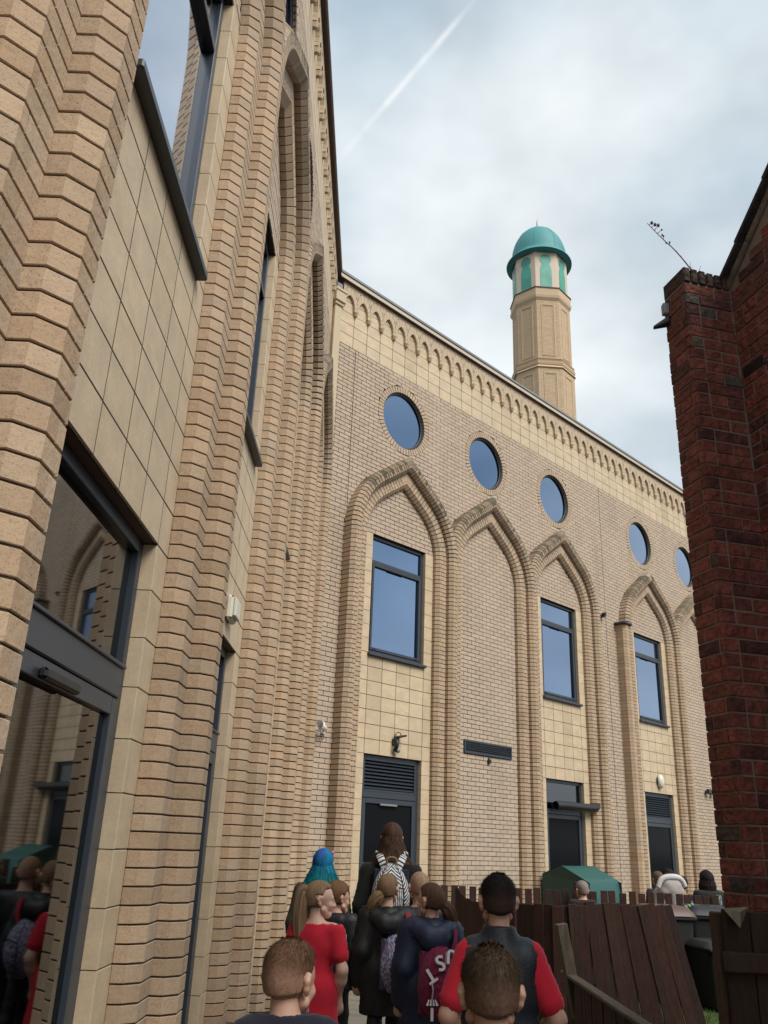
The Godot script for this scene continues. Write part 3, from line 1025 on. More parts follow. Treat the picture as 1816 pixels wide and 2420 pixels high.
func build_red() -> void:
	var t := thing("brick_house", "dark red brick gable end with a projecting pier and sloping roof edge", "house")
	var keep_parent := mosque
	mosque = t
	var f := Vector3(sin(deg_to_rad(75)), 0, -cos(deg_to_rad(75)))
	var l := Vector3(sin(deg_to_rad(-15)), 0, -cos(deg_to_rad(-15)))
	var c0 := Vector3(1.726, 0, -4.205)
	wall_at = Transform3D(Basis(f, Vector3.UP, -l), c0)
	red_face(0.0, 0.32, func(_s: float) -> float: return 5.0, 4.92, 0.02)
	slab("mortar_core", Vector3(0.006, 0.0, -0.21), Vector3(0.33, 4.93, -0.006), M.redmortar, t, 0.0)
	for i in 6:
		var s := 0.002 + i * 0.054
		var g := G.new(); g.box(Vector3(s, 4.92, -0.215), Vector3(s + 0.046, 5.02 + rng.randf_range(-0.008, 0.008), 0.006), vary(Color(0.10, 0.05, 0.035), 0.3), wall_at, 0.008)
		obj("capping_brick", g.mesh(), M.redbrick, t)
	wall_at = Transform3D(Basis(l, Vector3.UP, -f), c0)
	red_face(0.0, 0.215, func(_s: float) -> float: return 5.0, 4.92, 0.07)
	# side wall, running back past the camera, under the sloping verge
	var i0 := c0 + f * 0.32
	wall_at = Transform3D(Basis(-l, Vector3.UP, -f), i0)
	var rake := func(s: float) -> float: return 4.93 + 0.80 * s
	red_face(0.0, 4.0, rake, 8.4, 0.03)
	var g2 := G.new()
	for k in 16:
		var a := -0.2 + k * 0.2625; var b := a + 0.2625
		var lo := func(s: float) -> Vector3: return P(s, 0, -0.006)
		var hi := func(s: float) -> Vector3: return P(s, rake.call(s) + 0.02, -0.006)
		g2.quad(lo.call(a), lo.call(b), hi.call(b), hi.call(a), Color.WHITE, P(a, 2, -1))
		g2.quad(P(a, rake.call(a) + 0.02, -0.006), P(b, rake.call(b) + 0.02, -0.006), P(b, rake.call(b) + 0.02, -5.0), P(a, rake.call(a) + 0.02, -5.0), Color.WHITE, P(a, 2, -1))
	obj("mortar_core", g2.mesh(), M.redmortar, t)
	var body := G.new(); body.box(Vector3(-0.2, 0, -6.0), Vector3(4.0, 5.0, -0.03), Color.WHITE, wall_at); obj("inner_wall", body.mesh(), M.redmortar, t)
	# verge: bedding mortar, then overlapping roof tiles
	var ang := atan(0.80)
	for k in 14:
		var s := -0.08 + k * 0.29
		var tf := wall_at * Transform3D(Basis(Vector3(0, 0, 1), ang), Vector3(s, rake.call(s) + 0.01, 0))
		var b := G.new(); b.box(Vector3(0.0, 0.0, -0.1), Vector3(0.40, 0.045, 0.018), vary(Color(0.20, 0.17, 0.13), 0.1), tf, 0.01)
		obj("verge_mortar", b.mesh(), M.redbrick, t)
		var ti := G.new()
		var tft := tf * Transform3D(Basis(Vector3(0, 0, 1), -0.035), Vector3(0, 0.058, 0))
		ti.box(Vector3(-0.02, 0.0, -0.6), Vector3(0.36, 0.028, 0.055), vary(Color(0.055, 0.05, 0.055), 0.12), tft, 0.006)
		obj("roof_tile", ti.mesh(), M.redbrick, t)
	emit_pieces()
	slab("air_brick", Vector3(0.02, 4.30, -0.01), Vector3(0.20, 4.37, 0.004), M.black, t, 0.004)
	mosque = keep_parent
	# lamp and bracket on the pier
	var lamp := thing("security_lamp", "small dark cone-shaped lamp fixed near the top of the red pier", "lamp", c0 + l * 0.185 - f * 0.005 + Vector3(0, 4.72, 0))
	obj("arm", tube([Vector3(0.05, 0.03, 0), Vector3(-0.01, 0.03, 0), Vector3(-0.03, 0.02, 0)], func(_v: float) -> float: return 0.009, 8, 6, func(_u: float, _v: float) -> Color: return Color.WHITE), M.black, lamp)
	var sh := sheet(16, 6, func(u: float, v: float) -> Vector3:
		var r := lerpf(0.034, 0.012, v)
		return Vector3(-0.004 - 0.085 * v, 0.03 - 0.045 * v, 0) + Vector3(0, cos(u * TAU), sin(u * TAU)) * r, func(_u: float, _v: float) -> Color: return Color.WHITE, true)
	obj("hood", sh, M.black, lamp)
	var br := thing("wall_box", "small grey box bracket just above the lamp on the pier", "bracket", c0 + l * 0.185 - f * 0.004 + Vector3(0, 4.80, 0))
	var bg := G.new(); bg.box(Vector3(-0.028, 0, -0.02), Vector3(0.012, 0.075, 0.02), Color.WHITE, Transform3D(), 0.004); obj("housing", bg.mesh(), M.coping, br)
	var bg2 := G.new(); bg2.box(Vector3(0.012, 0.02, -0.01), Vector3(0.03, 0.04, 0.01), Color.WHITE); obj("fixing", bg2.mesh(), M.black, br)
	# the weed growing on the pier
	var w := thing("weed", "dry leafless weed stem leaning out from the top of the red pier", "plant", c0 + f * 0.19 + l * 0.1 + Vector3(0, 5.01, 0))
	var stalk := func(path: Array, r: float) -> void:
		obj("stem", tube(path, func(v: float) -> float: return r * (1.1 - 0.75 * v), 6, 14, func(_u: float, _v: float) -> Color: return Color(0.16, 0.11, 0.11)), M.vc, w)
	var main := [Vector3(0, -0.02, 0), Vector3(-0.035, 0.09, 0), Vector3(-0.13, 0.235, 0.01), Vector3(-0.22, 0.345, 0.01), Vector3(-0.30, 0.44, 0.02)]
	stalk.call(main, 0.0052)
	stalk.call([Vector3(-0.01, 0, 0), Vector3(-0.05, 0.09, 0.01), Vector3(-0.09, 0.115, 0.01)], 0.003)
	stalk.call([Vector3(0.0, 0, 0.0), Vector3(0.0, 0.08, 0.0), Vector3(0.018, 0.14, 0.0)], 0.003)
	stalk.call([Vector3(-0.03, 0.0, 0.01), Vector3(-0.05, 0.10, 0.01), Vector3(-0.045, 0.17, 0.0)], 0.0026)
	stalk.call([Vector3(0.04, -0.01, 0), Vector3(0.07, 0.04, 0), Vector3(0.085, 0.075, 0)], 0.0028)
	for k in 14:
		var v := 0.3 + 0.05 * k
		var p := along(main, v)
		var d := Vector3(rng.randf_range(-0.02, 0.03), rng.randf_range(0.004, 0.03), rng.randf_range(-0.02, 0.02))
		stalk.call([p, p + d * 0.5, p + d], 0.0026)
		if k > 5:
			var s := SphereMesh.new(); s.radius = 0.006 if k < 11 else 0.010; s.height = s.radius * 2.6; s.radial_segments = 8; s.rings = 5
			var o := obj("seed_head", s, M.weed, w); o.position = p + d

# ---------------------------------------------------------------- fences, bins, shelter
func build_yard() -> void:
	var dark := Color(0.088, 0.032, 0.019)
	var grey := Color(0.085, 0.065, 0.045)
	var olive := Color(0.085, 0.050, 0.028)
	var pk := thing("picket_fence", "low red-brown picket fence between the yard and the mosque", "fence", Vector3(0, -0.01, -13.2))
	for k in 31:
		var x := 1.03 + k * 0.1335
		plank(pk, "picket", Vector3(x, 0.06, 0.0 + rng.randf_range(-0.006, 0.006)), 0.097, 1.15 + rng.randf_range(-0.015, 0.015), 0.02, rng.randf_range(-0.04, 0.04), rng.randf_range(-0.015, 0.015), wood(dark if x > 1.7 else grey.lerp(dark, 0.4)))
	for y: float in [0.3, 0.85]:
		var g := G.new(); g.box(Vector3(0.98, y, -0.06), Vector3(5.15, y + 0.08, -0.016), wood(dark), Transform3D(), 0.004); obj("rail", g.mesh(), M.wood, pk)
	for x: float in [1.6, 2.95, 4.3]:
		plank(pk, "post", Vector3(x, 0.0, -0.07), 0.09, 1.06 if x != 2.95 else 1.32, 0.09, 0, 0, wood(Color(0.08, 0.028, 0.018)))
	# closeboard fence running from the mosque towards the camera, then turning to the right
	var cb := thing("closeboard_fence", "brown closeboard garden fence with a dipping top edge", "fence")
	var path := [Vector3(1.13, 1.20, -12.35), Vector3(1.17, 1.13, -12.15), Vector3(1.22, 1.08, -11.9), Vector3(1.36, 1.075, -11.4), Vector3(1.63, 1.105, -10.9), Vector3(2.0, 1.125, -10.45), Vector3(2.36, 1.14, -10.36)]
	var n := 26
	for k in n:
		var p := along(path, (k + 0.5) / n)
		var q := along(path, (k + 0.8) / n) - along(path, (k + 0.2) / n)
		var turn := atan2(-q.z, q.x)
		plank(cb, "board", Vector3(p.x, 0.02, p.z + (0.02 if k % 2 == 0 else 0.0)), 0.125, p.y + rng.randf_range(-0.012, 0.012), 0.018, turn + 0.06, rng.randf_range(-0.012, 0.012), wood(dark.lerp(olive, 0.35)))
	for y: float in [0.35, 0.8]:
		for k in 5:
			var a: Vector3 = path[k]; var b: Vector3 = path[k + 1]
			a.y = y; b.y = y
			var d := b - a
			var g := G.new(); g.box(Vector3(-0.02, -0.035, -0.06), Vector3(d.length() + 0.02, 0.035, -0.02), wood(olive), Transform3D(Basis(Vector3.UP, atan2(-d.z, d.x)), a), 0.004); obj("rail", g.mesh(), M.wood, cb)
	plank(cb, "post", Vector3(1.42, 0.0, -11.25), 0.1, 0.98, 0.1, 0.6, 0.0, wood(Color(0.13, 0.115, 0.09)))
	var ln := thing("leaning_fence_panel", "brown board fence panel leaning over beside the bins", "fence panel", Vector3(0, 0, 0))
	for k in 12:
		var x := 2.10 + k * 0.122
		plank(ln, "board", Vector3(x + 0.2, 0.01, -10.38 - k * 0.018 + (0.022 if k % 2 == 0 else 0.0)), 0.110, 1.17 + 0.004 * k + rng.randf_range(-0.022, 0.022), 0.02, 0.05 + rng.randf_range(-0.05, 0.05), 0.055 + 0.017 * k, wood(dark.lerp(olive, rng.randf() * 0.7)))
	for y: float in [0.3, 0.85]:
		var g := G.new(); g.box(Vector3(2.0, y, -10.60), Vector3(3.45 - y * 0.2, y + 0.07, -10.56), wood(dark), Transform3D(), 0.004); obj("rail", g.mesh(), M.wood, ln)
	var lf := thing("low_fence", "weathered leaning post with a mossy rail and dark boards below it", "fence")
	plank(lf, "post", Vector3(2.06, 0.0, -9.3), 0.105, 1.06, 0.1, 0.1, 0.17, Color(0.115, 0.098, 0.07))
	var rl := G.new()
	for k in 9:
		var z := -9.55 + k * 0.8
		rl.box(Vector3(1.91 + rng.randf_range(-0.004, 0.004), 0.575, z), Vector3(2.01, 0.605 + rng.randf_range(0, 0.012), z + 0.797), vary(Color(0.085, 0.066, 0.042), 0.25), Transform3D(), 0.008)
	obj("rail", rl.mesh(), M.wood, lf)
	for k in 42:
		plank(lf, "board", Vector3(1.975 + rng.randf_range(-0.005, 0.005), 0.0, -9.5 + k * 0.135), 0.128, 0.572, 0.018, PI / 2, 0, wood(dark.lerp(olive, 0.2)))
	var rf := thing("gate_panel", "olive brown timber fence panel standing in front of the red brick pier", "fence panel", Vector3(1.47, 0, -3.9), -0.06)
	for k in 9:
		plank(rf, "board", Vector3(0.05 + k * 0.112, 0.0, 0.0), 0.108, 1.505 + rng.randf_range(-0.012, 0.012), 0.02, rng.randf_range(-0.03, 0.03), 0, wood(Color(0.085, 0.06, 0.033)))
	for y: float in [0.5, 1.285]:
		var g := G.new(); g.box(Vector3(-0.02, y, 0.011), Vector3(1.0, y + 0.075, 0.055), wood(Color(0.10, 0.072, 0.042)), Transform3D(), 0.006); obj("rail", g.mesh(), M.wood, rf)
	plank(rf, "post", Vector3(0.03, 0.0, -0.075), 0.1, 1.50, 0.1, 0, 0, wood(Color(0.10, 0.075, 0.045)))
	var cp := G.new()
	var cc := Vector3(0.05, 1.49, 0.03)
	var q4 := [Vector3(-0.012, 1.522, 0.05), Vector3(0.102, 1.530, 0.02), Vector3(0.05, 1.512, 0.075), Vector3(0.044, 1.452, 0.07)]
	cp.tri(q4[0], q4[1], q4[2], Color(0.30, 0.26, 0.21), cc); cp.tri(q4[0], q4[2], q4[3], Color(0.30, 0.26, 0.21), cc); cp.tri(q4[1], q4[2], q4[3], Color(0.24, 0.20, 0.16), cc); cp.tri(q4[0], q4[1], q4[3], Color(0.2, 0.17, 0.14), cc)
	obj("broken_cap", cp.mesh(), M.wood, rf)
	# bins
	wheelie("wheeled_bin", "brown lidded wheeled bin just behind the leaning fence panel", Vector3(3.80, 0, -12.15), 0.12, Color(0.10, 0.055, 0.045), Color(0.010, 0.010, 0.011), true)
	wheelie("wheeled_bin", "black wheeled bin with a flat lid close to the picket fence", Vector3(4.48, 0, -12.5), -0.1, Color(0.018, 0.018, 0.02), Color(0.009, 0.009, 0.010), false)
	wheelie("wheeled_bin", "low black bin half hidden by the olive timber panel", Vector3(4.30, 0, -11.75), 0.2, Color(0.02, 0.02, 0.021), Color(0.006, 0.006, 0.007), false, 0.68)
	var sack := thing("green_packaging", "scrap of pale green packaging lying on the black bin", "packaging", Vector3(4.22, 1.09, -12.3))
	var sg := G.new()
	for k in 3:
		sg.box(Vector3(-0.07 + 0.045 * k, 0, -0.03), Vector3(-0.045 + 0.05 * k, 0.05 - 0.012 * k, 0.03), [Color(0.4, 0.42, 0.38), Color(0.25, 0.55, 0.16), Color(0.35, 0.38, 0.34)][k], Transform3D(Basis(Vector3(0, 0, 1), 0.5), Vector3.ZERO), 0.01)
	obj("wrapping", sg.mesh(), M.gloss, sack)
	# green shelter
	var tp := thing("tarpaulin_shelter", "small green tarpaulin-covered shelter against the mosque by the third door", "shelter")
	var a0 := Vector3(3.02, 0, -16.38); var a1 := Vector3(3.70, 0, -15.70); var dl := Vector3(0.74, 0, -0.74)
	var ap := (a0 + a1) * 0.5 + Vector3(-0.06, 1.475, 0)
	var roof := sheet(14, 12, func(u: float, v: float) -> Vector3:
		var w := v * 2.0
		var base: Vector3
		if w < 0.12:
			base = (a0 + Vector3(0, 1.33, 0)) + Vector3(0, -0.9 * (0.12 - w) / 0.12, 0)
		elif w < 1.0:
			base = (a0 + Vector3(0, 1.33, 0)).lerp(ap, (w - 0.12) / 0.88)
		elif w < 1.75:
			base = ap.lerp(a1 + Vector3(0, 1.225, 0), (w - 1.0) / 0.75)
		else:
			base = a1 + Vector3(0, lerpf(1.225, 0.3, (w - 1.75) / 0.25), 0)
		var sag := -0.02 * sin(PI * fmod(w, 1.0)) * sin(PI * u)
		return base + dl * u + Vector3(0, sag + 0.008 * nz.get_noise_2d(u * 6.0, w * 5.0), 0), func(_u: float, _v: float) -> Color: return Color(0.014, 0.085, 0.075))
	obj("cover", roof, M.gloss, tp)
	var ge := G.new()
	for e: Vector3 in [Vector3.ZERO, dl]:
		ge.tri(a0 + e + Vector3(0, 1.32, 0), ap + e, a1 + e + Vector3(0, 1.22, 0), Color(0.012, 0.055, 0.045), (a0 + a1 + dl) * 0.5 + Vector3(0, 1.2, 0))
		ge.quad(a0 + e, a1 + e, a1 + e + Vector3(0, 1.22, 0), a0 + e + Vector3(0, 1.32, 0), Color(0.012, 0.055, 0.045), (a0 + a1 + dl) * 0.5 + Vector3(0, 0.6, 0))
	obj("gable_flap", ge.mesh(), M.gloss, tp)

func wheelie(called: String, label: String, at: Vector3, turn: float, lid: Color, body: Color, label_plate: bool, tall := 1.0) -> void:
	var b := thing(called, label, "bin", at, turn, "wheeled bins")
	b.scale.y = tall
	var shape := func(u: float, v: float) -> Vector3:
		var k := lerpf(0.82, 1.0, v)
		var a := u * TAU
		var e := 0.22
		var x := signf(cos(a)) * pow(absf(cos(a)), e) * 0.28 * k
		var z := signf(sin(a)) * pow(absf(sin(a)), e) * 0.33 * k
		return Vector3(x, 0.06 + 0.92 * v, z)
	obj("body", sheet(48, 10, shape, func(_u: float, _v: float) -> Color: return body, true), M.vc, b)
	var rim := G.new(); rim.box(Vector3(-0.30, 0.95, -0.35), Vector3(0.30, 1.0, 0.36), body, Transform3D(), 0.012); obj("rim", rim.mesh(), M.gloss, b)
	var ld := sheet(40, 8, func(u: float, v: float) -> Vector3:
		var a := u * TAU
		var e := 0.3
		var r := 1.0 - v
		var x := signf(cos(a)) * pow(absf(cos(a)), e) * 0.315 * sqrt(maxf(r, 0.0))
		var z := signf(sin(a)) * pow(absf(sin(a)), e) * 0.37 * sqrt(maxf(r, 0.0))
		return Vector3(x, 1.0 + 0.085 * sqrt(minf(v * 2.2, 1.0)) + (0.02 if v > 0.3 else 0.0), z), func(_u: float, _v: float) -> Color: return lid, true)
	obj("lid", ld, M.gloss, b)
	obj("handle", tube([Vector3(-0.24, 0.98, -0.36), Vector3(-0.22, 1.03, -0.43), Vector3(0.22, 1.03, -0.43), Vector3(0.24, 0.98, -0.36)], func(_v: float) -> float: return 0.016, 8, 14, func(_u: float, _v: float) -> Color: return body), M.gloss, b)
	for s: float in [-1.0, 1.0]:
		var w := CylinderMesh.new(); w.top_radius = 0.1; w.bottom_radius = 0.1; w.height = 0.05; w.radial_segments = 20
		var o := obj("wheel", w, M.black, b); o.position = Vector3(0.25 * s, 0.1, -0.33); o.rotation.z = PI / 2
	if label_plate:
		var g := G.new(); g.box(Vector3(-0.10, 0.66, 0.318), Vector3(0.04, 0.78, 0.324), Color(0.30, 0.30, 0.30), Transform3D(), 0.002); obj("label_plate", g.mesh(), M.vc, b)
		var g3 := G.new(); g3.box(Vector3(-0.12, 0.52, 0.300), Vector3(0.06, 0.535, 0.308), Color(0.20, 0.19, 0.19), Transform3D(), 0.002); obj("moulding", g3.mesh(), M.vc, b)

# ---------------------------------------------------------------- ground and small fittings
func build_ground() -> void:
	var g := G.new()
	g.box(Vector3(-300, -0.5, -400), Vector3(300, -0.03, 120))
	struct("ground", g.mesh(), mat(0.95, Color(0.055, 0.05, 0.042), false))
	var lawn := G.new()
	lawn.quad(Vector3(1.9, -0.005, -13.0), Vector3(7, -0.005, -13.0), Vector3(7, -0.005, -4.4), Vector3(1.9, -0.005, -4.4), Color.WHITE, Vector3(3, -1, -8))
	struct("lawn", lawn.mesh(), mat(0.95, Color(0.05, 0.075, 0.018), false, null, bumps(0.08, 31, 8.0), 3.0, 1.0))
	# short grass where the lawn can be seen between the fences
	var gr := G.new()
	for k in 9000:
		var p := Vector3(rng.randf_range(2.4, 4.9), -0.006, rng.randf_range(-12.6, -9.4))
		var h := rng.randf_range(0.02, 0.055)
		var d := Vector3(rng.randf_range(-0.02, 0.02), h, rng.randf_range(-0.02, 0.02))
		var w := Vector3(cos(k * 1.7), 0, sin(k * 1.7)) * 0.004
		gr.tri(p - w, p + w, p + d, vary(Color(0.075, 0.125, 0.022), 0.35), p - Vector3(0, 0, 1))
	var go := obj("grass", gr.mesh(), M.vc); go.set_meta("kind", "stuff"); tag(go, "short green grass on the ground below the bins", "grass")
	# path of concrete slabs, rising a little away from the mosque
	var pth := Node3D.new(); pth.name = "path"; pth.set_meta("kind", "structure"); add_child(pth)
	var bed := G.new()
	bed.box(Vector3(-1.06, -0.4, -9.0), Vector3(1.85, 0.06, 3.0))
	bed.quad(Vector3(-1.06, 0.06, -9.0), Vector3(1.85, 0.06, -9.0), Vector3(1.1, -0.02, -12.3), Vector3(-1.06, -0.02, -12.3), Color.WHITE, Vector3(0, -2, -10))
	obj("bed", bed.mesh(), mat(0.95, Color(0.09, 0.08, 0.065), false), pth)
	for i in 20:
		for j in 4:
			var z0 := -12.2 + i * 0.6
			var x0 := -0.98 + j * 0.6 + (0.0 if i % 2 == 0 else 0.12)
			var lift := func(z: float) -> float: return 0.09 * smoothstep(-12.3, -8.8, z)
			var s := G.new()
			var tf := Transform3D(Basis(Vector3.RIGHT, -atan2(lift.call(z0 + 0.59) - lift.call(z0), 0.59)), Vector3(x0, lift.call(z0) - 0.04, z0 + 0.0))
			tf.basis = Basis(Vector3.RIGHT, atan2(lift.call(z0) - lift.call(z0 + 0.59), 0.59))
			s.box(Vector3(0.006, 0, 0.006), Vector3(0.594, 0.045 + rng.randf_range(-0.003, 0.003), 0.594), vary(Color(0.23, 0.21, 0.17), 0.12), tf, 0.006)
			obj("slab", s.mesh(), M.slab, pth)
	for k in 7:
		var kb := G.new(); kb.box(Vector3(-1.0 + k * 0.31, -0.1, -12.45), Vector3(-0.695 + k * 0.31, 0.03, -12.31), vary(Color(0.40, 0.38, 0.34), 0.08), Transform3D(), 0.012); obj("kerb_stone", kb.mesh(), M.slab, pth)
	var ms := G.new()
	ms.quad(Vector3(-1.0, -0.012, -12.45), Vector3(1.6, -0.012, -12.45), Vector3(4.0, -0.012, -17.6), Vector3(-1.0, -0.012, -12.75), Color.WHITE, Vector3(0, -1, -13))
	struct("mossy_verge", ms.mesh(), mat(0.95, Color(0.115, 0.115, 0.045), false, null, bumps(0.06, 33, 8.0), 2.5, 1.0))

func fix(called: String, label: String, cat: String, s: float, h: float, o: float, group := "") -> Node3D:
	var t := thing(called, label, cat, Vector3.ZERO, 0.0, group)
	t.transform = Transform3D(wall_at.basis, P(s, h, o))
	return t

func bxm(parent: Node3D, called: String, lo: Vector3, hi: Vector3, m: Material, bev := 0.006, tf := Transform3D()) -> void:
	var g := G.new(); g.box(lo, hi, Color.WHITE, tf, bev); obj(called, g.mesh(), m, parent)

func cyl(parent: Node3D, called: String, path: Array, r0: float, r1: float, m: Material, nu := 16) -> void:
	obj(called, tube(path, func(v: float) -> float: return lerpf(r0, r1, v), nu, 8, func(_u: float, _v: float) -> Color: return Color.WHITE), m, parent)

func ball(parent: Node3D, called: String, at: Vector3, r: Vector3, m: Material) -> void:
	var s := SphereMesh.new(); s.radius = 1.0; s.height = 2.0; s.radial_segments = 24; s.rings = 14
	var o := obj(called, s, m, parent); o.position = at; o.scale = r

func build_fittings() -> void:
	wall_at = Transform3D(Basis(Vector3(0, 0, -1), Vector3.UP, Vector3(1, 0, 0)), Vector3(-1.085, 0, 0))
	var al := fix("alarm_box", "small cream alarm box high on the tiles of the near wing", "alarm", 5.80, 3.19, 0.0)
	bxm(al, "case", Vector3(-0.10, -0.07, 0.0), Vector3(0.10, 0.10, 0.05), M.ivory, 0.02)
	bxm(al, "cover", Vector3(-0.085, -0.05, 0.05), Vector3(0.085, 0.085, 0.075), M.ivory, 0.02)
	var r := sqrt(0.5)
	wall_at = Transform3D(Basis(Vector3(r, 0, -r), Vector3.UP, Vector3(r, 0, r)), Vector3(-1.085, 0, -12.683))
	var dp := fix("rainwater_pipe", "square cream rainwater pipe with hopper head in the inner corner", "downpipe", 0.06, 0.0, 0.0)
	bxm(dp, "pipe", Vector3(-0.10, 0.0, 0.015), Vector3(0.055, 10.56, 0.11), M.pipe, 0.008)
	bxm(dp, "hopper", Vector3(-0.14, 10.60, 0.005), Vector3(0.10, 10.80, 0.17), M.pipe, 0.008)
	bxm(dp, "hopper_rim", Vector3(-0.155, 10.80, 0.003), Vector3(0.115, 10.86, 0.185), M.pipe, 0.006)
	bxm(dp, "hopper_base", Vector3(-0.12, 10.54, 0.01), Vector3(0.075, 10.60, 0.14), M.pipe, 0.006)
	bxm(dp, "outlet", Vector3(-0.09, 10.86, 0.03), Vector3(0.03, 11.0, 0.13), M.coping, 0.01)
	var cc := fix("security_camera", "white security camera on a bracket low in the inner corner", "camera", 0.36, 3.22, 0.0)
	bxm(cc, "plate", Vector3(-0.035, -0.02, 0.0), Vector3(0.035, 0.07, 0.03), M.ivory, 0.006)
	cyl(cc, "arm", [Vector3(0, 0.02, 0.02), Vector3(-0.03, 0.03, 0.10), Vector3(-0.07, 0.05, 0.13)], 0.014, 0.014, M.black)
	cyl(cc, "housing", [Vector3(-0.06, 0.045, 0.13), Vector3(-0.12, 0.055, 0.15), Vector3(-0.20, 0.07, 0.18)], 0.035, 0.068, M.white, 24)
	cyl(cc, "shroud", [Vector3(-0.195, 0.069, 0.178), Vector3(-0.235, 0.077, 0.193)], 0.073, 0.070, M.white, 24)
	cyl(cc, "cable", [Vector3(0.0, 0.0, 0.02), Vector3(0.015, -0.08, 0.03), Vector3(-0.03, -0.10, 0.03), Vector3(-0.04, -0.05, 0.02)], 0.005, 0.005, M.black, 8)
	var bl := fix("broken_wall_light", "broken black wall light hanging above the louvred doorway by the corner", "wall light", 1.90, 3.24, 0.0)
	cyl(bl, "stem", [Vector3(-0.02, -0.14, 0.05), Vector3(-0.03, -0.06, 0.10), Vector3(-0.02, 0.02, 0.09), Vector3(0.01, 0.08, 0.07)], 0.036, 0.026, M.black)
	bxm(bl, "hood", Vector3(-0.02, 0.055, 0.03), Vector3(0.17, 0.085, 0.16), M.black, 0.012, Transform3D(Basis(Vector3(0, 0, 1), 0.25), Vector3.ZERO))
	ball(bl, "lamp_glass", Vector3(0.03, -0.13, 0.07), Vector3(0.04, 0.04, 0.035), M.coping)
	bxm(bl, "back_plate", Vector3(-0.05, -0.05, 0.0), Vector3(0.04, 0.05, 0.03), M.black, 0.01)
	cyl(bl, "cable", [Vector3(-0.02, 0.05, 0.03), Vector3(0.0, 0.14, 0.05), Vector3(0.08, 0.15, 0.06), Vector3(0.11, 0.10, 0.06)], 0.007, 0.007, M.black, 8)
	var bk := fix("bulkhead_light", "oval white bulkhead light above the far louvred doorway", "wall light", 10.66, 3.27, 0.0)
	ball(bk, "diffuser", Vector3(0, 0, 0.05), Vector3(0.105, 0.155, 0.075), M.ivory)
	cyl(bk, "base_ring", [Vector3(0, 0, 0.0), Vector3(0, 0, 0.045)], 0.115, 0.115, M.lead, 28)
	var aw := fix("roller_canopy", "black rolled-up canopy across the doorway above the green shelter", "canopy", 6.9, 2.50, 0.0)
	obj("roll", tube([Vector3(-0.60, 0.02, 0.10), Vector3(-0.2, 0.03, 0.13), Vector3(0.4, 0.03, 0.14), Vector3(0.78, 0.05, 0.14), Vector3(0.92, 0.13, 0.14)], func(v: float) -> float: return 0.078 if v < 0.75 else lerpf(0.078, 0.012, (v - 0.75) / 0.25), 20, 40, func(_u: float, _v: float) -> Color: return Color.WHITE, 1.0, 5, 0.03), M.black, aw)
	bxm(aw, "bracket", Vector3(-0.5, -0.02, -0.06), Vector3(-0.46, 0.05, 0.08), M.black)
	bxm(aw, "bracket", Vector3(0.5, -0.02, -0.06), Vector3(0.54, 0.05, 0.08), M.black)
	var sb := fix("wall_bracket", "tiny black bracket on the bricks between the third and fourth arches", "bracket", 8.52, 6.70, 0.0)
	bxm(sb, "arm", Vector3(-0.03, -0.03, 0.0), Vector3(0.06, 0.03, 0.10), M.black)
	bxm(sb, "head", Vector3(-0.05, 0.0, 0.06), Vector3(0.02, 0.055, 0.15), M.black)
	for k in 2:
		var fl := fix("floodlight", ["small black floodlight, the nearer of two low on the far brickwork", "small black floodlight, the farther of two low on the far brickwork"][k], "floodlight", 13.02 + 0.26 * k, 3.2, 0.0, "pair of floodlights")
		bxm(fl, "bracket", Vector3(-0.02, -0.03, 0.0), Vector3(0.02, 0.02, 0.07), M.black)
		bxm(fl, "housing", Vector3(-0.075, -0.05, 0.06), Vector3(0.075, 0.06, 0.13), M.black, 0.012)
		bxm(fl, "lens", Vector3(-0.06, -0.04, 0.131), Vector3(0.06, 0.045, 0.134), M.lead, 0.0)
	var sp := fix("small_sensor", "little black sensor just under the wall vent", "sensor", 4.36, 3.17, 0.0)
	bxm(sp, "body", Vector3(-0.035, -0.05, 0.0), Vector3(0.035, 0.02, 0.05), M.black, 0.01)
	bxm(sp, "bracket", Vector3(-0.012, 0.02, 0.0), Vector3(0.012, 0.05, 0.03), M.lead, 0.004)

func build_rest() -> void:
	M.wood = mat(0.85, Color.WHITE, true, wood_image(), bumps(0.03, 44, 3.0), 1.0, 0.4)
	M.wood.uv1_scale = Vector3(2.2, 0.5, 2.2)
	M.minmortar = mat(0.95, Color(0.28, 0.20, 0.125), false)
	M.pipe = mat(0.55, Color(0.47, 0.375, 0.25), false)
	M.cream = mat(0.6, Color(0.56, 0.46, 0.36), false)
	M.green = mat(0.45, Color.WHITE, false, speckle_image(128, 0.9, 0, 0, 0.16, 51), null, 0.7)
	M.green.albedo_color = Color(0.075, 0.40, 0.31).linear_to_srgb()
	M.teal = mat(0.62, Color(0.062, 0.255, 0.265), false)
	M.weed = mat(0.8, Color(0.13, 0.09, 0.10), false)
	M.slab = mat(0.9, Color.WHITE, true, speckle_image(256, 0.88, 900, 0.3, 0.2, 61), null, 0.9)
	build_minaret()
	build_red()
	build_ground()
	build_fittings()
	build_yard()
	var t := Time.get_ticks_msec()
	build_people()
	print("people ", Time.get_ticks_msec() - t)

func wood_image() -> ImageTexture:
	var im := Image.create(256, 256, false, Image.FORMAT_RGB8)
	var f := FastNoiseLite.new(); f.seed = 71; f.frequency = 0.02
	for y in 256:
		for x in 256:
			var v := 0.82 + 0.22 * f.get_noise_2d(x * 9.0, y * 0.5) + 0.12 * f.get_noise_2d(x * 2.0 + 400.0, y * 1.5)
			im.set_pixel(x, y, Color(v, v * 0.99, v * 0.97))
	im.generate_mipmaps()
	return ImageTexture.create_from_image(im)

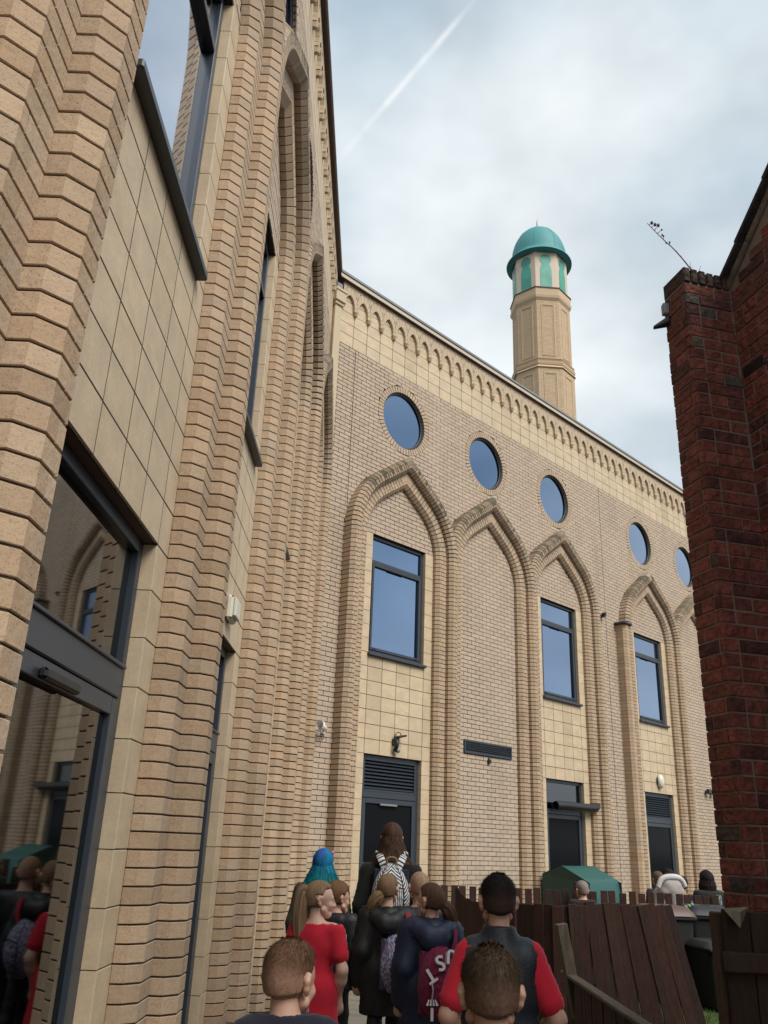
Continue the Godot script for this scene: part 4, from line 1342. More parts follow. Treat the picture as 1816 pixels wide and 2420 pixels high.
# ---------------------------------------------------------------- people
# A body is a field: the smooth union of tapered capsules, meshed with surface nets.
func field_mesh(prims: Array, cell: float, k: float, wob := 0.0, wob_f := 18.0, clip := []) -> ArrayMesh:
	# prims: [a, b, ra, rb, colour, squash]; clip: [lowest y, highest y]
	var lo := Vector3.ONE * 99.0; var hi := Vector3.ONE * -99.0
	for p: Array in prims:
		var r := maxf(p[2], p[3]) + 3.0 / k + cell * 2.0
		lo = lo.min((p[0] as Vector3).min(p[1]) - Vector3.ONE * r); hi = hi.max((p[0] as Vector3).max(p[1]) + Vector3.ONE * r)
	var nx := int((hi.x - lo.x) / cell) + 2; var ny := int((hi.y - lo.y) / cell) + 2; var nzz := int((hi.z - lo.z) / cell) + 2
	var sum := PackedFloat32Array(); sum.resize(nx * ny * nzz)
	var best := PackedFloat32Array(); best.resize(nx * ny * nzz); best.fill(99.0)
	var who := PackedByteArray(); who.resize(nx * ny * nzz)
	for pi in prims.size():
		var p: Array = prims[pi]
		var a: Vector3 = p[0]; var b: Vector3 = p[1]; var ra: float = p[2]; var rb: float = p[3]
		var sq: Vector3 = p[5] if p.size() > 5 else Vector3.ONE
		var r := maxf(ra, rb) + 3.0 / k + cell
		var l := (a.min(b) - Vector3.ONE * r - lo) / cell; var h := (a.max(b) + Vector3.ONE * r - lo) / cell
		var sa := a * sq; var ba := b * sq - sa
		var bb := maxf(ba.length_squared(), 1e-9)
		for z in range(maxi(0, int(l.z)), mini(nzz, int(h.z) + 1)):
			for y in range(maxi(0, int(l.y)), mini(ny, int(h.y) + 1)):
				var o := (z * ny + y) * nx
				for x in range(maxi(0, int(l.x)), mini(nx, int(h.x) + 1)):
					var q := (lo + Vector3(x, y, z) * cell) * sq - sa
					var t := clampf(q.dot(ba) / bb, 0.0, 1.0)
					var d := (q - ba * t).length() - ra - (rb - ra) * t
					if d < 3.5 / k + cell:
						sum[o + x] += exp(-k * d)
						if d < best[o + x]:
							best[o + x] = d; who[o + x] = pi
	if not clip.is_empty():
		for y in ny:
			var yy := lo.y + y * cell
			if yy < clip[0] or yy > clip[1]:
				for z in nzz:
					for x in nx:
						sum[(z * ny + y) * nx + x] = 0.0
	var at := PackedInt32Array(); at.resize(nx * ny * nzz); at.fill(-1)
	var v := PackedVector3Array(); var n := PackedVector3Array(); var c := PackedColorArray(); var idx := PackedInt32Array()
	var off := [0, 1, nx, nx + 1, nx * ny, nx * ny + 1, nx * ny + nx, nx * ny + nx + 1]
	for z in nzz - 1:
		for y in ny - 1:
			var row := (z * ny + y) * nx
			for x in nx - 1:
				var i := row + x
				var m := 0
				for q in 8:
					if sum[i + off[q]] > 1.0:
						m |= 1 << q
				if m == 0 or m == 255:
					continue
				var f := PackedFloat32Array(); f.resize(8)
				for q in 8:
					f[q] = -log(maxf(sum[i + off[q]], 1e-3)) / k
				var acc := Vector3.ZERO; var cnt := 0
				for e: Array in EDGES:
					var fa := f[e[0]]; var fb := f[e[1]]
					if (fa < 0.0) != (fb < 0.0):
						var t := fa / (fa - fb)
						var pa := Vector3(e[0] & 1, (e[0] >> 1) & 1, e[0] >> 2); var pb := Vector3(e[1] & 1, (e[1] >> 1) & 1, e[1] >> 2)
						acc += pa.lerp(pb, t); cnt += 1
				var g := Vector3(f[1] + f[3] + f[5] + f[7] - f[0] - f[2] - f[4] - f[6], f[2] + f[3] + f[6] + f[7] - f[0] - f[1] - f[4] - f[5], f[4] + f[5] + f[6] + f[7] - f[0] - f[1] - f[2] - f[3]).normalized()
				var pos := lo + (Vector3(x, y, z) + acc / maxi(cnt, 1)) * cell
				if wob > 0.0:
					var w := nz.get_noise_3dv(pos * wob_f) + 0.5 * nz.get_noise_3dv(pos * wob_f * 2.3 + Vector3.ONE * 7.0)
					pos += g * wob * w
				at[i] = v.size()
				v.append(pos); n.append(g); c.append(prims[who[i]][4])
	for z in range(1, nzz - 1):
		for y in range(1, ny - 1):
			for x in range(1, nx - 1):
				var i := (z * ny + y) * nx + x
				if at[i] < 0 and at[i - 1] < 0:
					continue
				var s0 := sum[i] > 1.0
				for ax in 3:
					var st: int = [1, nx, nx * ny][ax]
					if s0 == (sum[i + st] > 1.0):
						continue
					var o1: int = [nx, nx * ny, 1][ax]; var o2: int = [nx * ny, 1, nx][ax]
					var q := [at[i], at[i - o1], at[i - o1 - o2], at[i - o2]]
					if q[0] < 0 or q[1] < 0 or q[2] < 0 or q[3] < 0:
						continue
					if s0:
						idx.append_array(PackedInt32Array([q[0], q[1], q[2], q[0], q[2], q[3]]))
					else:
						idx.append_array(PackedInt32Array([q[0], q[2], q[1], q[0], q[3], q[2]]))
	var me := ArrayMesh.new()
	var ar := []
	ar.resize(Mesh.ARRAY_MAX)
	# turn every triangle to the side its normals show
	for t in range(0, idx.size(), 3):
		var fn := (v[idx[t + 2]] - v[idx[t]]).cross(v[idx[t + 1]] - v[idx[t]])
		if fn.dot(n[idx[t]] + n[idx[t + 1]] + n[idx[t + 2]]) < 0.0:
			var sw := idx[t + 1]; idx[t + 1] = idx[t + 2]; idx[t + 2] = sw
	ar[Mesh.ARRAY_VERTEX] = v; ar[Mesh.ARRAY_NORMAL] = n; ar[Mesh.ARRAY_COLOR] = c; ar[Mesh.ARRAY_INDEX] = idx
	me.add_surface_from_arrays(Mesh.PRIMITIVE_TRIANGLES, ar)
	return me

const EDGES := [[0, 1], [2, 3], [4, 5], [6, 7], [0, 2], [1, 3], [4, 6], [5, 7], [0, 4], [1, 5], [2, 6], [3, 7]]

func head_prims(skin: Color, tf: Transform3D) -> Array:
	var lip := Color(skin.r * 0.85, skin.g * 0.55, skin.b * 0.55)
	var dark := Color(skin.r * 0.72, skin.g * 0.62, skin.b * 0.58)
	var l := [[Vector3(0, 0.030, -0.022), Vector3(0, 0.032, 0.030), 0.072, 0.073, skin],
		[Vector3(0, 0.060, -0.015), Vector3(0, 0.058, 0.02), 0.052, 0.05, skin],
		[Vector3(0, -0.015, -0.040), Vector3(0, -0.070, -0.045), 0.056, 0.040, skin],
		[Vector3(-0.02, -0.088, -0.066), Vector3(0.02, -0.088, -0.066), 0.019, 0.019, skin],
		[Vector3(-0.052, -0.055, -0.02), Vector3(-0.02, -0.09, -0.06), 0.02, 0.018, skin],
		[Vector3(0.052, -0.055, -0.02), Vector3(0.02, -0.09, -0.06), 0.02, 0.018, skin],
		[Vector3(-0.038, -0.028, -0.066), Vector3(-0.034, -0.04, -0.062), 0.024, 0.022, skin],
		[Vector3(0.038, -0.028, -0.066), Vector3(0.034, -0.04, -0.062), 0.024, 0.022, skin],
		[Vector3(-0.034, 0.017, -0.082), Vector3(0.034, 0.017, -0.082), 0.013, 0.013, skin],
		[Vector3(0, 0.004, -0.098), Vector3(0, -0.030, -0.114), 0.0075, 0.0105, skin],
		[Vector3(-0.012, -0.034, -0.100), Vector3(0.012, -0.034, -0.100), 0.0075, 0.0075, skin],
		[Vector3(-0.016, -0.058, -0.091), Vector3(0.016, -0.058, -0.091), 0.0062, 0.0062, lip],
		[Vector3(-0.013, -0.067, -0.089), Vector3(0.013, -0.067, -0.089), 0.0068, 0.0068, lip]]
	for s: float in [-1.0, 1.0]:
		l.append([Vector3(0.076 * s, 0.022, 0.004), Vector3(0.086 * s, 0.028, 0.018), 0.0065, 0.006, skin])
		l.append([Vector3(0.086 * s, 0.028, 0.018), Vector3(0.089 * s, 0.012, 0.027), 0.006, 0.006, skin])
		l.append([Vector3(0.089 * s, 0.012, 0.027), Vector3(0.083 * s, -0.012, 0.020), 0.006, 0.006, skin])
		l.append([Vector3(0.083 * s, -0.012, 0.020), Vector3(0.076 * s, -0.028, 0.006), 0.006, 0.007, skin])
		l.append([Vector3(0.074 * s, 0.014, 0.010), Vector3(0.074 * s, -0.014, 0.008), 0.010, 0.009, dark])
	var out := []
	for p: Array in l:
		out.append([tf * (p[0] as Vector3), tf * (p[1] as Vector3), p[2] * tf.basis.x.length(), p[3] * tf.basis.x.length(), p[4]])
	return out

# a cap of hair: thick(az, el) in metres; az 0 is the face, +-PI the back
func hair_cap(tf: Transform3D, thick: Callable, col: Callable, rough: float, nu := 96, nv := 48) -> ArrayMesh:
	return sheet(nu, nv, func(u: float, v: float) -> Vector3:
		var az := (u - 0.5) * TAU
		var el := lerpf(PI * 0.5, -1.0, v)
		var d := Vector3(sin(az) * cos(el), sin(el), -cos(az) * cos(el))
		var e := Vector3(d.x / 0.0735, d.y / (0.090 if d.y > 0 else 0.12), d.z / 0.098)
		var r := 1.0 / e.length()
		var t: float = thick.call(az, el)
		var nn := nz.get_noise_3dv(d * 26.0) + 0.6 * nz.get_noise_3dv(Vector3(d.x * 60.0, d.y * 20.0, d.z * 60.0))
		return tf * (Vector3(0, 0.030, 0.006) + d * (r + t + (rough * nn if t > 0.002 else 0.0))), func(u: float, v: float) -> Color: return col.call((u - 0.5) * TAU, lerpf(PI * 0.5, -1.0, v)), true)

func hairline(az: float, el: float, front: float, side: float, nape: float) -> float:   # >0 inside the hair
	var a := absf(az)
	var edge: float
	if a < 1.0:
		edge = front
	elif a < 1.66:
		edge = lerpf(front, side, smoothstep(1.0, 1.5, a))
	else:
		edge = lerpf(side, nape, smoothstep(1.66, 2.0, a))
	return el - edge

func streak(base: Color, p: Vector3, amt := 0.35) -> Color:
	var k := 1.0 + amt * (nz.get_noise_3dv(Vector3(p.x * 90.0, p.y * 12.0, p.z * 90.0)) + 0.4 * nz.get_noise_3dv(p * 30.0))
	return Color(base.r * k, base.g * k, base.b * k)

# long hair hanging round the back of the head; spread is the half angle it covers, widths at given heights
func long_hair(tf: Transform3D, widths: Array, depth: Array, length: float, spread: float, col: Callable, amp := 0.05) -> ArrayMesh:
	return sheet(120, 44, long_at(tf, widths, depth, length, spread, amp), func(u: float, v: float) -> Color: return col.call(u, v), false, 0)

func long_at(tf: Transform3D, widths: Array, depth: Array, length: float, spread: float, amp: float) -> Callable:
	return func(u: float, v: float) -> Vector3:
		var az := PI + (u - 0.5) * 2.0 * spread
		var n := widths.size() - 1
		var f := v * n
		var i := mini(int(f), n - 1)
		var w := lerpf(widths[i], widths[i + 1], f - i); var dp := lerpf(depth[i], depth[i + 1], f - i)
		var y := 0.128 - v * length + 0.012 * v * nz.get_noise_2d(u * 30.0, 3.0)
		var rg := 1.0 + amp * (nz.get_noise_2d(u * 26.0, v * 1.6) + 0.5 * nz.get_noise_2d(u * 70.0, v * 2.5))
		return tf * Vector3(sin(az) * w * rg, y, -cos(az) * dp * rg + 0.012)

func limb(a: Vector3, b: Vector3, ra: float, rb: float, c: Color, sq := Vector3.ONE) -> Array:
	return [a, b, ra, rb, c, sq]

# One person, facing -z. o: skin, head_turn, head_tilt, arms {L/R: [elbow, wrist]}, clothes built by the caller.
func figure(label: String, at: Vector3, turn: float, h: float, o: Dictionary, fine := true) -> Dictionary:
	var t := thing("person", label, "person", at, turn)
	var k := h / 1.5
	var skin: Color = o.get("skin", Color(0.48, 0.27, 0.19))
	var hs: float = o.get("head", 1.0)
	var top := h - 0.122 * hs
	var hb := Basis(Vector3.UP, o.get("head_turn", 0.0)) * Basis(Vector3.RIGHT, o.get("head_tilt", 0.0))
	var htf := Transform3D(hb.scaled(Vector3.ONE * hs), Vector3(0, top, -0.02 * k))
	var p := []
	var low: Color = o.get("legs", skin)
	var shoe := Color(0.012, 0.012, 0.013)
	var sh: float = 0.150 * k * o.get("broad", 1.0)
	var D: Dictionary = o.get("arms", {})
	var neck := Vector3(0, 1.215 * k, 0.012)
	p.append(limb(Vector3(0, 0.98 * k, 0.0), Vector3(0, 1.13 * k, 0.0), 0.098 * k, 0.105 * k, skin, Vector3(1, 1, 1.3)))
	p.append(limb(Vector3(-0.05 * k, 0.80 * k, 0), Vector3(0.05 * k, 0.80 * k, 0), 0.095 * k, 0.095 * k, low, Vector3(1, 1, 1.2)))
	p.append(limb(Vector3(0, 0.84 * k, 0), Vector3(0, 1.0 * k, 0), 0.092 * k, 0.092 * k, skin, Vector3(1, 1, 1.3)))
	p.append(limb(Vector3(-sh * 0.75, 1.185 * k, 0), Vector3(sh * 0.75, 1.185 * k, 0), 0.05 * k, 0.05 * k, skin))
	p.append(limb(neck - Vector3(0, 0.05, 0), htf * Vector3(0, -0.05, 0.018), 0.054 * k, 0.048 * hs, skin))
	for s: float in [-1.0, 1.0]:
		var key := "L" if s < 0 else "R"
		var el := Vector3(s * (sh + 0.045 * k), 0.945 * k, 0.035 * k)
		var wr := Vector3(s * (sh + 0.05 * k), 0.735 * k, -0.03 * k)
		if D.has(key):
			el = D[key][0] * k; wr = D[key][1] * k
		var shd := Vector3(s * sh, 1.175 * k, 0.005)
		p.append(limb(shd, el, 0.044 * k, 0.034 * k, skin))
		p.append(limb(el, el.lerp(wr, 0.35), 0.034 * k, 0.036 * k, skin))
		p.append(limb(el.lerp(wr, 0.35), wr, 0.036 * k, 0.024 * k, skin))
		# the hand: palm, four bent fingers, a thumb
		var dir := (wr - el).normalized()
		var side := dir.cross(Vector3(0, 0, -1) if absf(dir.z) < 0.8 else Vector3(0, 1, 0)).normalized()
		var curl := side.cross(dir).normalized() * 0.4
		var palm := wr + dir * 0.06 * k
		p.append(limb(wr + dir * 0.018, palm, 0.021 * k, 0.024 * k, skin, Vector3(1, 1, 1)))
		for f in 4:
			var b0 := palm + side * (f - 1.5) * 0.0165 * k
			var ln: float = [0.045, 0.054, 0.050, 0.038][f] * k
			var b1 := b0 + (dir + curl * 0.5).normalized() * ln * 0.55
			p.append(limb(b0, b1, 0.009 * k, 0.008 * k, skin))
			p.append(limb(b1, b1 + (dir + curl * 1.6).normalized() * ln * 0.5, 0.008 * k, 0.007 * k, skin))
		var tb := wr + dir * 0.025 * k - side * 0.022 * k * s
		p.append(limb(tb, tb + (dir - side * s * 0.7 + curl).normalized() * 0.045 * k, 0.010 * k, 0.008 * k, skin))
		# legs and shoes
		var stp: float = o.get("stride", 0.06) * s
		var hip := Vector3(s * 0.075 * k, 0.78 * k, 0)
		var kn := Vector3(s * 0.08 * k, 0.43 * k, -stp - 0.01)
		var an := Vector3(s * 0.08 * k, 0.075 * k, -stp * 1.5 + 0.03)
		p.append(limb(hip, kn, 0.075 * k, 0.052 * k, low)); p.append(limb(kn, kn.lerp(an, 0.35), 0.050 * k, 0.052 * k, low)); p.append(limb(kn.lerp(an, 0.35), an, 0.052 * k, 0.034 * k, low))
		p.append(limb(Vector3(an.x, 0.045, an.z + 0.02), Vector3(an.x, 0.035, an.z - 0.14 * k), 0.042 * k, 0.034 * k, shoe))
	var st := SurfaceTool.new()
	var body := field_mesh(p, 0.0125 if fine else 0.02, 70.0)
	var head := field_mesh(head_prims(skin, htf), 0.0048 if fine else 0.009, 170.0)
	st.append_from(body, 0, Transform3D())
	st.append_from(head, 0, Transform3D())
	obj("body", st.commit(), M.skin, t)
	if o.get("face", false):
		for s: float in [-1.0, 1.0]:
			var ey := SphereMesh.new(); ey.radius = 0.0105 * hs; ey.height = 0.021 * hs; ey.radial_segments = 14; ey.rings = 8
			var e := obj("eye", ey, M.eye, t); e.position = htf * Vector3(0.031 * s, -0.002, -0.083)
			var ir := SphereMesh.new(); ir.radius = 0.0055 * hs; ir.height = 0.011 * hs; ir.radial_segments = 10; ir.rings = 6
			var i2 := obj("iris", ir, M.black, e); i2.position = hb * Vector3(0.0, 0.0, -0.0062 * hs)
			var br := tube([htf * Vector3(0.015 * s, 0.019, -0.098), htf * Vector3(0.032 * s, 0.023, -0.094), htf * Vector3(0.048 * s, 0.018, -0.083)], func(_v: float) -> float: return 0.0032 * hs, 6, 8, func(_u: float, _v: float) -> Color: return Color(0.12, 0.07, 0.04))
			obj("eyebrow", br, M.hair, t)
	return {"t": t, "k": k, "head": htf, "sh": sh, "skin": skin, "h": h}

# a top: torso and sleeves as one garment; bulk is how far it stands off the body
func garment(f: Dictionary, called: String, col: Color, o: Dictionary, m: Material, cell := 0.012) -> void:
	var k: float = f.k; var sh: float = f.sh
	var b: float = o.get("bulk", 0.014)
	var hem: float = o.get("hem", 0.74) * k
	var flare: float = o.get("flare", 0.0)
	var p := []
	p.append(limb(Vector3(0, 0.99 * k, 0.0), Vector3(0, 1.125 * k, 0.0), 0.100 * k + b, 0.107 * k + b, col, Vector3(1, 1, 1.22)))
	p.append(limb(Vector3(-0.055 * k, 1.08 * k, 0), Vector3(0.055 * k, 1.08 * k, 0), 0.092 * k + b, 0.092 * k + b, col, Vector3(1, 1, 1.15)))
	p.append(limb(Vector3(-sh * 0.8, 1.175 * k, 0), Vector3(sh * 0.8, 1.175 * k, 0), 0.050 * k + b, 0.050 * k + b, col))
	p.append(limb(Vector3(0, 1.17 * k, 0.008), Vector3(0, 1.225 * k, 0.010), 0.060 * k + b * 0.6, 0.052 * k + b * 0.4, col))
	p.append(limb(Vector3(-0.04 * k, 0.80 * k, 0), Vector3(0.04 * k, 0.80 * k, 0), 0.103 * k + b + flare * 0.5, 0.103 * k + b + flare * 0.5, col, Vector3(1, 1, 1.15)))
	p.append(limb(Vector3(0, 0.82 * k, 0), Vector3(0, 1.0 * k, 0), 0.105 * k + b + flare * 0.3, 0.100 * k + b, col, Vector3(1, 1, 1.2)))
	if hem < 0.70 * k:
		p.append(limb(Vector3(-0.04 * k, hem, 0), Vector3(-0.03 * k, 0.8 * k, 0), 0.09 * k + b + flare, 0.10 * k + b + flare * 0.4, col, Vector3(1, 1, 1.1)))
		p.append(limb(Vector3(0.04 * k, hem, 0), Vector3(0.03 * k, 0.8 * k, 0), 0.09 * k + b + flare, 0.10 * k + b + flare * 0.4, col, Vector3(1, 1, 1.1)))
	var sl: float = o.get("sleeve", 1.0)    # 0 none, 0.45 short, 1 to the wrist
	var D: Dictionary = o.get("arms", {})
	if sl > 0.0:
		for s: float in [-1.0, 1.0]:
			var key := "L" if s < 0 else "R"
			var el := Vector3(s * (sh + 0.045 * k), 0.945 * k, 0.035 * k)
			var wr := Vector3(s * (sh + 0.05 * k), 0.735 * k, -0.03 * k)
			if D.has(key):
				el = D[key][0] * k; wr = D[key][1] * k
			var shd := Vector3(s * sh, 1.175 * k, 0.005)
			if sl < 0.9:
				p.append(limb(shd, shd.lerp(el, sl * 1.45), 0.050 * k + b, 0.052 * k + b, col))
			else:
				p.append(limb(shd, el, 0.048 * k + b, 0.042 * k + b, col)); p.append(limb(el, wr, 0.042 * k + b, 0.034 * k + b * 0.8, col))
	for e: Array in o.get("extra", []):
		p.append([e[0] * k, e[1] * k, e[2] * k, e[3] * k, col, e[4] if e.size() > 4 else Vector3.ONE])
	var top: float = o.get("neck", 1.245) * k
	obj(called, field_mesh(p, cell, o.get("k", 75.0), o.get("folds", 0.006), o.get("fold_f", 22.0), [hem, top]), m, f.t)

# fine hairs standing on a cap so that its edge and sheen break up
func fibres(f: Dictionary, count: int, base: Color, thickness: float, ln: float, lift: float, fade: float, front := 0.45, wd := 0.0011) -> void:
	var v := PackedVector3Array(); var n := PackedVector3Array(); var c := PackedColorArray()
	var skin: Color = f.skin
	var tf: Transform3D = f.head
	while v.size() < count * 3:
		var az := rng.randf_range(-PI, PI); var el := asin(rng.randf_range(-0.72, 1.0))
		var inside := hairline(az, el, front, -0.12, -0.72)
		inside = minf(inside, 0.22 * (Vector2((absf(az) - 1.63) / 0.17, (el + 0.15) / 0.22).length() - 1.0))
		if inside < 0.03:
			continue
		var d := Vector3(sin(az) * cos(el), sin(el), -cos(az) * cos(el))
		var e := Vector3(d.x / 0.0735, d.y / (0.090 if d.y > 0 else 0.12), d.z / 0.098)
		var k := smoothstep(-0.1 if fade > 0.0 else -0.6, 0.75, el)
		var r := 1.0 / e.length() + (thickness * lerpf(0.35, 1.0, k) + 0.0045) * smoothstep(-0.02, 0.14, inside) - 0.0015
		var p0 := Vector3(0, 0.030, 0.006) + d * r
		var down := (Vector3(0, -1, 0.0) + d * d.y).normalized() if d.y < 0.93 else Vector3(0, 0, 1)
		var flow := (down + d * lift + Vector3(rng.randf_range(-0.45, 0.45), rng.randf_range(-0.3, 0.3), rng.randf_range(-0.45, 0.45))).normalized()
		var l := ln * lerpf(0.35, 1.0, k) * rng.randf_range(0.6, 1.25)
		var side := flow.cross(d).normalized() * wd * rng.randf_range(0.6, 1.3)
		var col := vary(base, 0.45)
		if fade > 0.0:
			col = col.lerp(skin.lerp(base, 0.35), fade * (1.0 - smoothstep(-0.35, 0.55, el)))
		var nn := (tf.basis * (d * 0.9 + flow * 0.25)).normalized()
		v.append(tf * (p0 - side)); v.append(tf * (p0 + flow * l)); v.append(tf * (p0 + side))
		for i in 3:
			n.append(nn); c.append(col)
	var m := ArrayMesh.new()
	var ar := []
	ar.resize(Mesh.ARRAY_MAX)
	ar[Mesh.ARRAY_VERTEX] = v; ar[Mesh.ARRAY_NORMAL] = n; ar[Mesh.ARRAY_COLOR] = c
	m.add_surface_from_arrays(Mesh.PRIMITIVE_TRIANGLES, ar)
	var o := obj("fine_hair", m, M.hair, f.t); o.set_meta("kind", "stuff")

# loose locks following a sheet of long hair or a pulled-back cap
func locks(f: Dictionary, count: int, at: Callable, cols: Callable, l: float, w: float) -> void:
	var g := G.new()
	for i in count:
		var u := rng.randf(); var v0 := rng.randf_range(0.0, 1.0 - l * 0.6)
		var prev: Vector3 = at.call(u, v0)
		var mid: Vector3 = f.head.origin
		for j in 5:
			var v1 := v0 + l * (j + 1) / 5.0
			var p: Vector3 = at.call(u + rng.randf_range(-0.004, 0.004), minf(v1, 1.04))
			var out := (p - Vector3(mid.x, p.y, mid.z)).normalized()
			var side := out.cross(Vector3.UP).normalized() * w * (1.0 - j / 5.5)
			p += out * rng.randf_range(0.001, 0.006)
			g.quad(prev - side, prev + side, p + side * 0.8, p - side * 0.8, vary(cols.call(u, v1), 0.4), prev - out)
			prev = p
	var o := obj("loose_hair", g.mesh(), M.hair, f.t); o.set_meta("kind", "stuff")

# a hood lying folded on the shoulders
func hood(f: Dictionary, col: Color, r: float) -> void:
	var k: float = f.k
	var ps := [Vector3(-0.105, 1.215, 0.0), Vector3(-0.105, 1.195, 0.075), Vector3(-0.045, 1.165, 0.135), Vector3(0.045, 1.165, 0.135), Vector3(0.105, 1.195, 0.075), Vector3(0.105, 1.215, 0.0)]
	var pr := []
	for i in 5:
		pr.append([ps[i] * k, ps[i + 1] * k, r * k, r * k, col])
	pr.append([Vector3(-0.03, 1.12, 0.15) * k, Vector3(0.03, 1.12, 0.15) * k, r * k * 0.95, r * k * 0.95, col])
	obj("hood", field_mesh(pr, 0.011, 60.0, 0.016, 20.0), M.puffy, f.t)

func short_hair(f: Dictionary, base: Color, skin_fade: float, thickness: float, rough := 0.004, front := 0.45, fine := 0) -> void:
	var skin: Color = f.skin
	obj("hair", hair_cap(f.head, func(az: float, el: float) -> float:
		var inside := hairline(az, el, front, -0.12, -0.72)
		# leave the ears free
		inside = minf(inside, 0.22 * (Vector2((absf(az) - 1.63) / 0.17, (el + 0.15) / 0.22).length() - 1.0))
		var t := thickness * lerpf(0.35, 1.0, smoothstep(-0.1 if skin_fade > 0.0 else -0.6, 0.75, el)) + 0.0045
		return t * smoothstep(-0.02, 0.14, inside) - 0.012 * (1.0 - smoothstep(-0.05, 0.04, inside)),
		func(az: float, el: float) -> Color:
			var c := streak(base, Vector3(sin(az) * 0.1, el * 0.1, cos(az) * 0.1), 0.45)
			if skin_fade > 0.0:
				c = c.lerp(skin.lerp(base, 0.35), skin_fade * (1.0 - smoothstep(-0.35, 0.55, el)))
			return c, rough), M.hair, f.t)
	if fine > 0:
		fibres(f, fine, base, thickness, 0.013 + thickness * 0.35, 0.55, skin_fade, front)

func tied_hair(f: Dictionary, base: Color, tail: Array, r0: float, tie: Color) -> void:
	obj("hair", hair_cap(f.head, func(az: float, el: float) -> float:
		var inside := hairline(az, el, 0.52, 0.02, -0.75)
		if absf(absf(az) - 1.72) < 0.26 and el < 0.16:
			inside = minf(inside, el - 0.14)
		return 0.013 * smoothstep(-0.02, 0.16, inside) - 0.012 * (1.0 - smoothstep(-0.05, 0.04, inside)),
		func(az: float, el: float) -> Color: return streak(base, Vector3(sin(az * 3.0) * 0.05, el * 0.05, az * 0.06), 0.5), 0.0022), M.hair, f.t)
	var path := []
	for q: Vector3 in tail:
		path.append(f.head * q)
	obj("ponytail", tube(path, func(v: float) -> float: return r0 * (0.55 + 1.1 * sin(PI * clampf(v * 0.9 + 0.1, 0, 1))) * (1.0 if v < 0.85 else lerpf(1.0, 0.25, (v - 0.85) / 0.15)), 40, 40, func(u: float, v: float) -> Color: return streak(base, Vector3(cos(u * TAU) * 0.12, v * 0.15, sin(u * TAU) * 0.12), 0.6), 0.75, 7, 0.09), M.hair, f.t)
	for i in 16:
		var w := []
		var dx := Vector3(rng.randf_range(-1, 1), 0, rng.randf_range(-1, 1)) * r0 * 1.1
		for j in path.size():
			w.append(path[j] + dx * (float(j) / path.size()) + Vector3(0, rng.randf_range(-0.01, 0.01), 0))
		obj("hair_strand", tube(w, func(v: float) -> float: return 0.0035 * (1.1 - v), 5, 16, func(_u: float, _v: float) -> Color: return vary(base, 0.3)), M.hair, f.t)
	var tm := TorusMesh.new(); tm.inner_radius = r0 * 0.35; tm.outer_radius = r0 * 0.8; tm.rings = 20; tm.ring_segments = 10
	var o := obj("hair_tie", tm, mat(0.7, tie, false), f.t)
	o.position = path[0].lerp(path[1], 0.15); o.rotation.x = 0.9

func bag_shape(w: float, h: float, d: float, power := 0.45) -> Callable:   # outer skin of a rucksack: a rounded front and sides
	return func(u: float, v: float) -> Vector3:
		var a := (u - 0.5) * PI * 1.02
		var e := (v - 0.5) * PI
		var ce := pow(maxf(cos(e), 0.0), power)
		var taper := lerpf(1.0, 0.80, v)
		return Vector3(sin(a) * w * 0.5 * ce * taper, (v - 0.5) * h + 0.006 * nz.get_noise_2d(u * 9.0, v * 9.0), pow(maxf(cos(a), 0.0), 0.6) * d * ce + 0.008 * nz.get_noise_2d(u * 7.0 + 5.0, v * 7.0))

func rucksack(called: String, label: String, f: Dictionary, at: Vector3, w: float, h: float, d: float, col: Callable, strap: Color, tilt := 0.0, power := 0.45) -> Node3D:
	var t := thing(called, label, "rucksack")
	t.transform = (f.t as Node3D).transform * Transform3D(Basis(Vector3.UP, tilt), at * f.k)
	obj("pack", sheet(150, 96, bag_shape(w, h, d, power), col), M.cloth, t)
	var skin_at := bag_shape(w, h, d, power)
	for u: float in [0.27, 0.73]:
		var seam := []
		for i in 9:
			seam.append((skin_at.call(u, 0.06 + 0.88 * i / 8.0) as Vector3) + Vector3(0, 0, 0.002))
		obj("piping", tube(seam, func(_v: float) -> float: return 0.0042, 6, 28, func(_u: float, _v: float) -> Color: return strap * 0.8), M.cloth, t)
	var zip := []
	for i in 9:
		zip.append((skin_at.call(0.27 + 0.46 * i / 8.0, 0.66 - 0.05 * absf(i - 4.0) / 4.0) as Vector3) + Vector3(0, 0, 0.002))
	obj("zip", tube(zip, func(_v: float) -> float: return 0.004, 6, 28, func(_u: float, _v: float) -> Color: return strap * 0.7), M.cloth, t)
	var back := G.new(); back.box(Vector3(-w * 0.42, -h * 0.44, -0.025), Vector3(w * 0.42, h * 0.40, 0.015), strap, Transform3D(), 0.02); obj("back_panel", back.mesh(), M.cloth, t)
	obj("haul_loop", tube([Vector3(-0.025, h * 0.44, 0.0), Vector3(-0.018, h * 0.52, 0.01), Vector3(0.018, h * 0.52, 0.01), Vector3(0.025, h * 0.44, 0.0)], func(_v: float) -> float: return 0.007, 8, 14, func(_u: float, _v: float) -> Color: return strap), M.cloth, t)
	return t

func strap_band(t: Node3D, called: String, path: Array, w: float, col: Callable) -> void:
	obj(called, tube(path, func(_v: float) -> float: return w, 10, 44, col, 0.28), M.cloth, t)

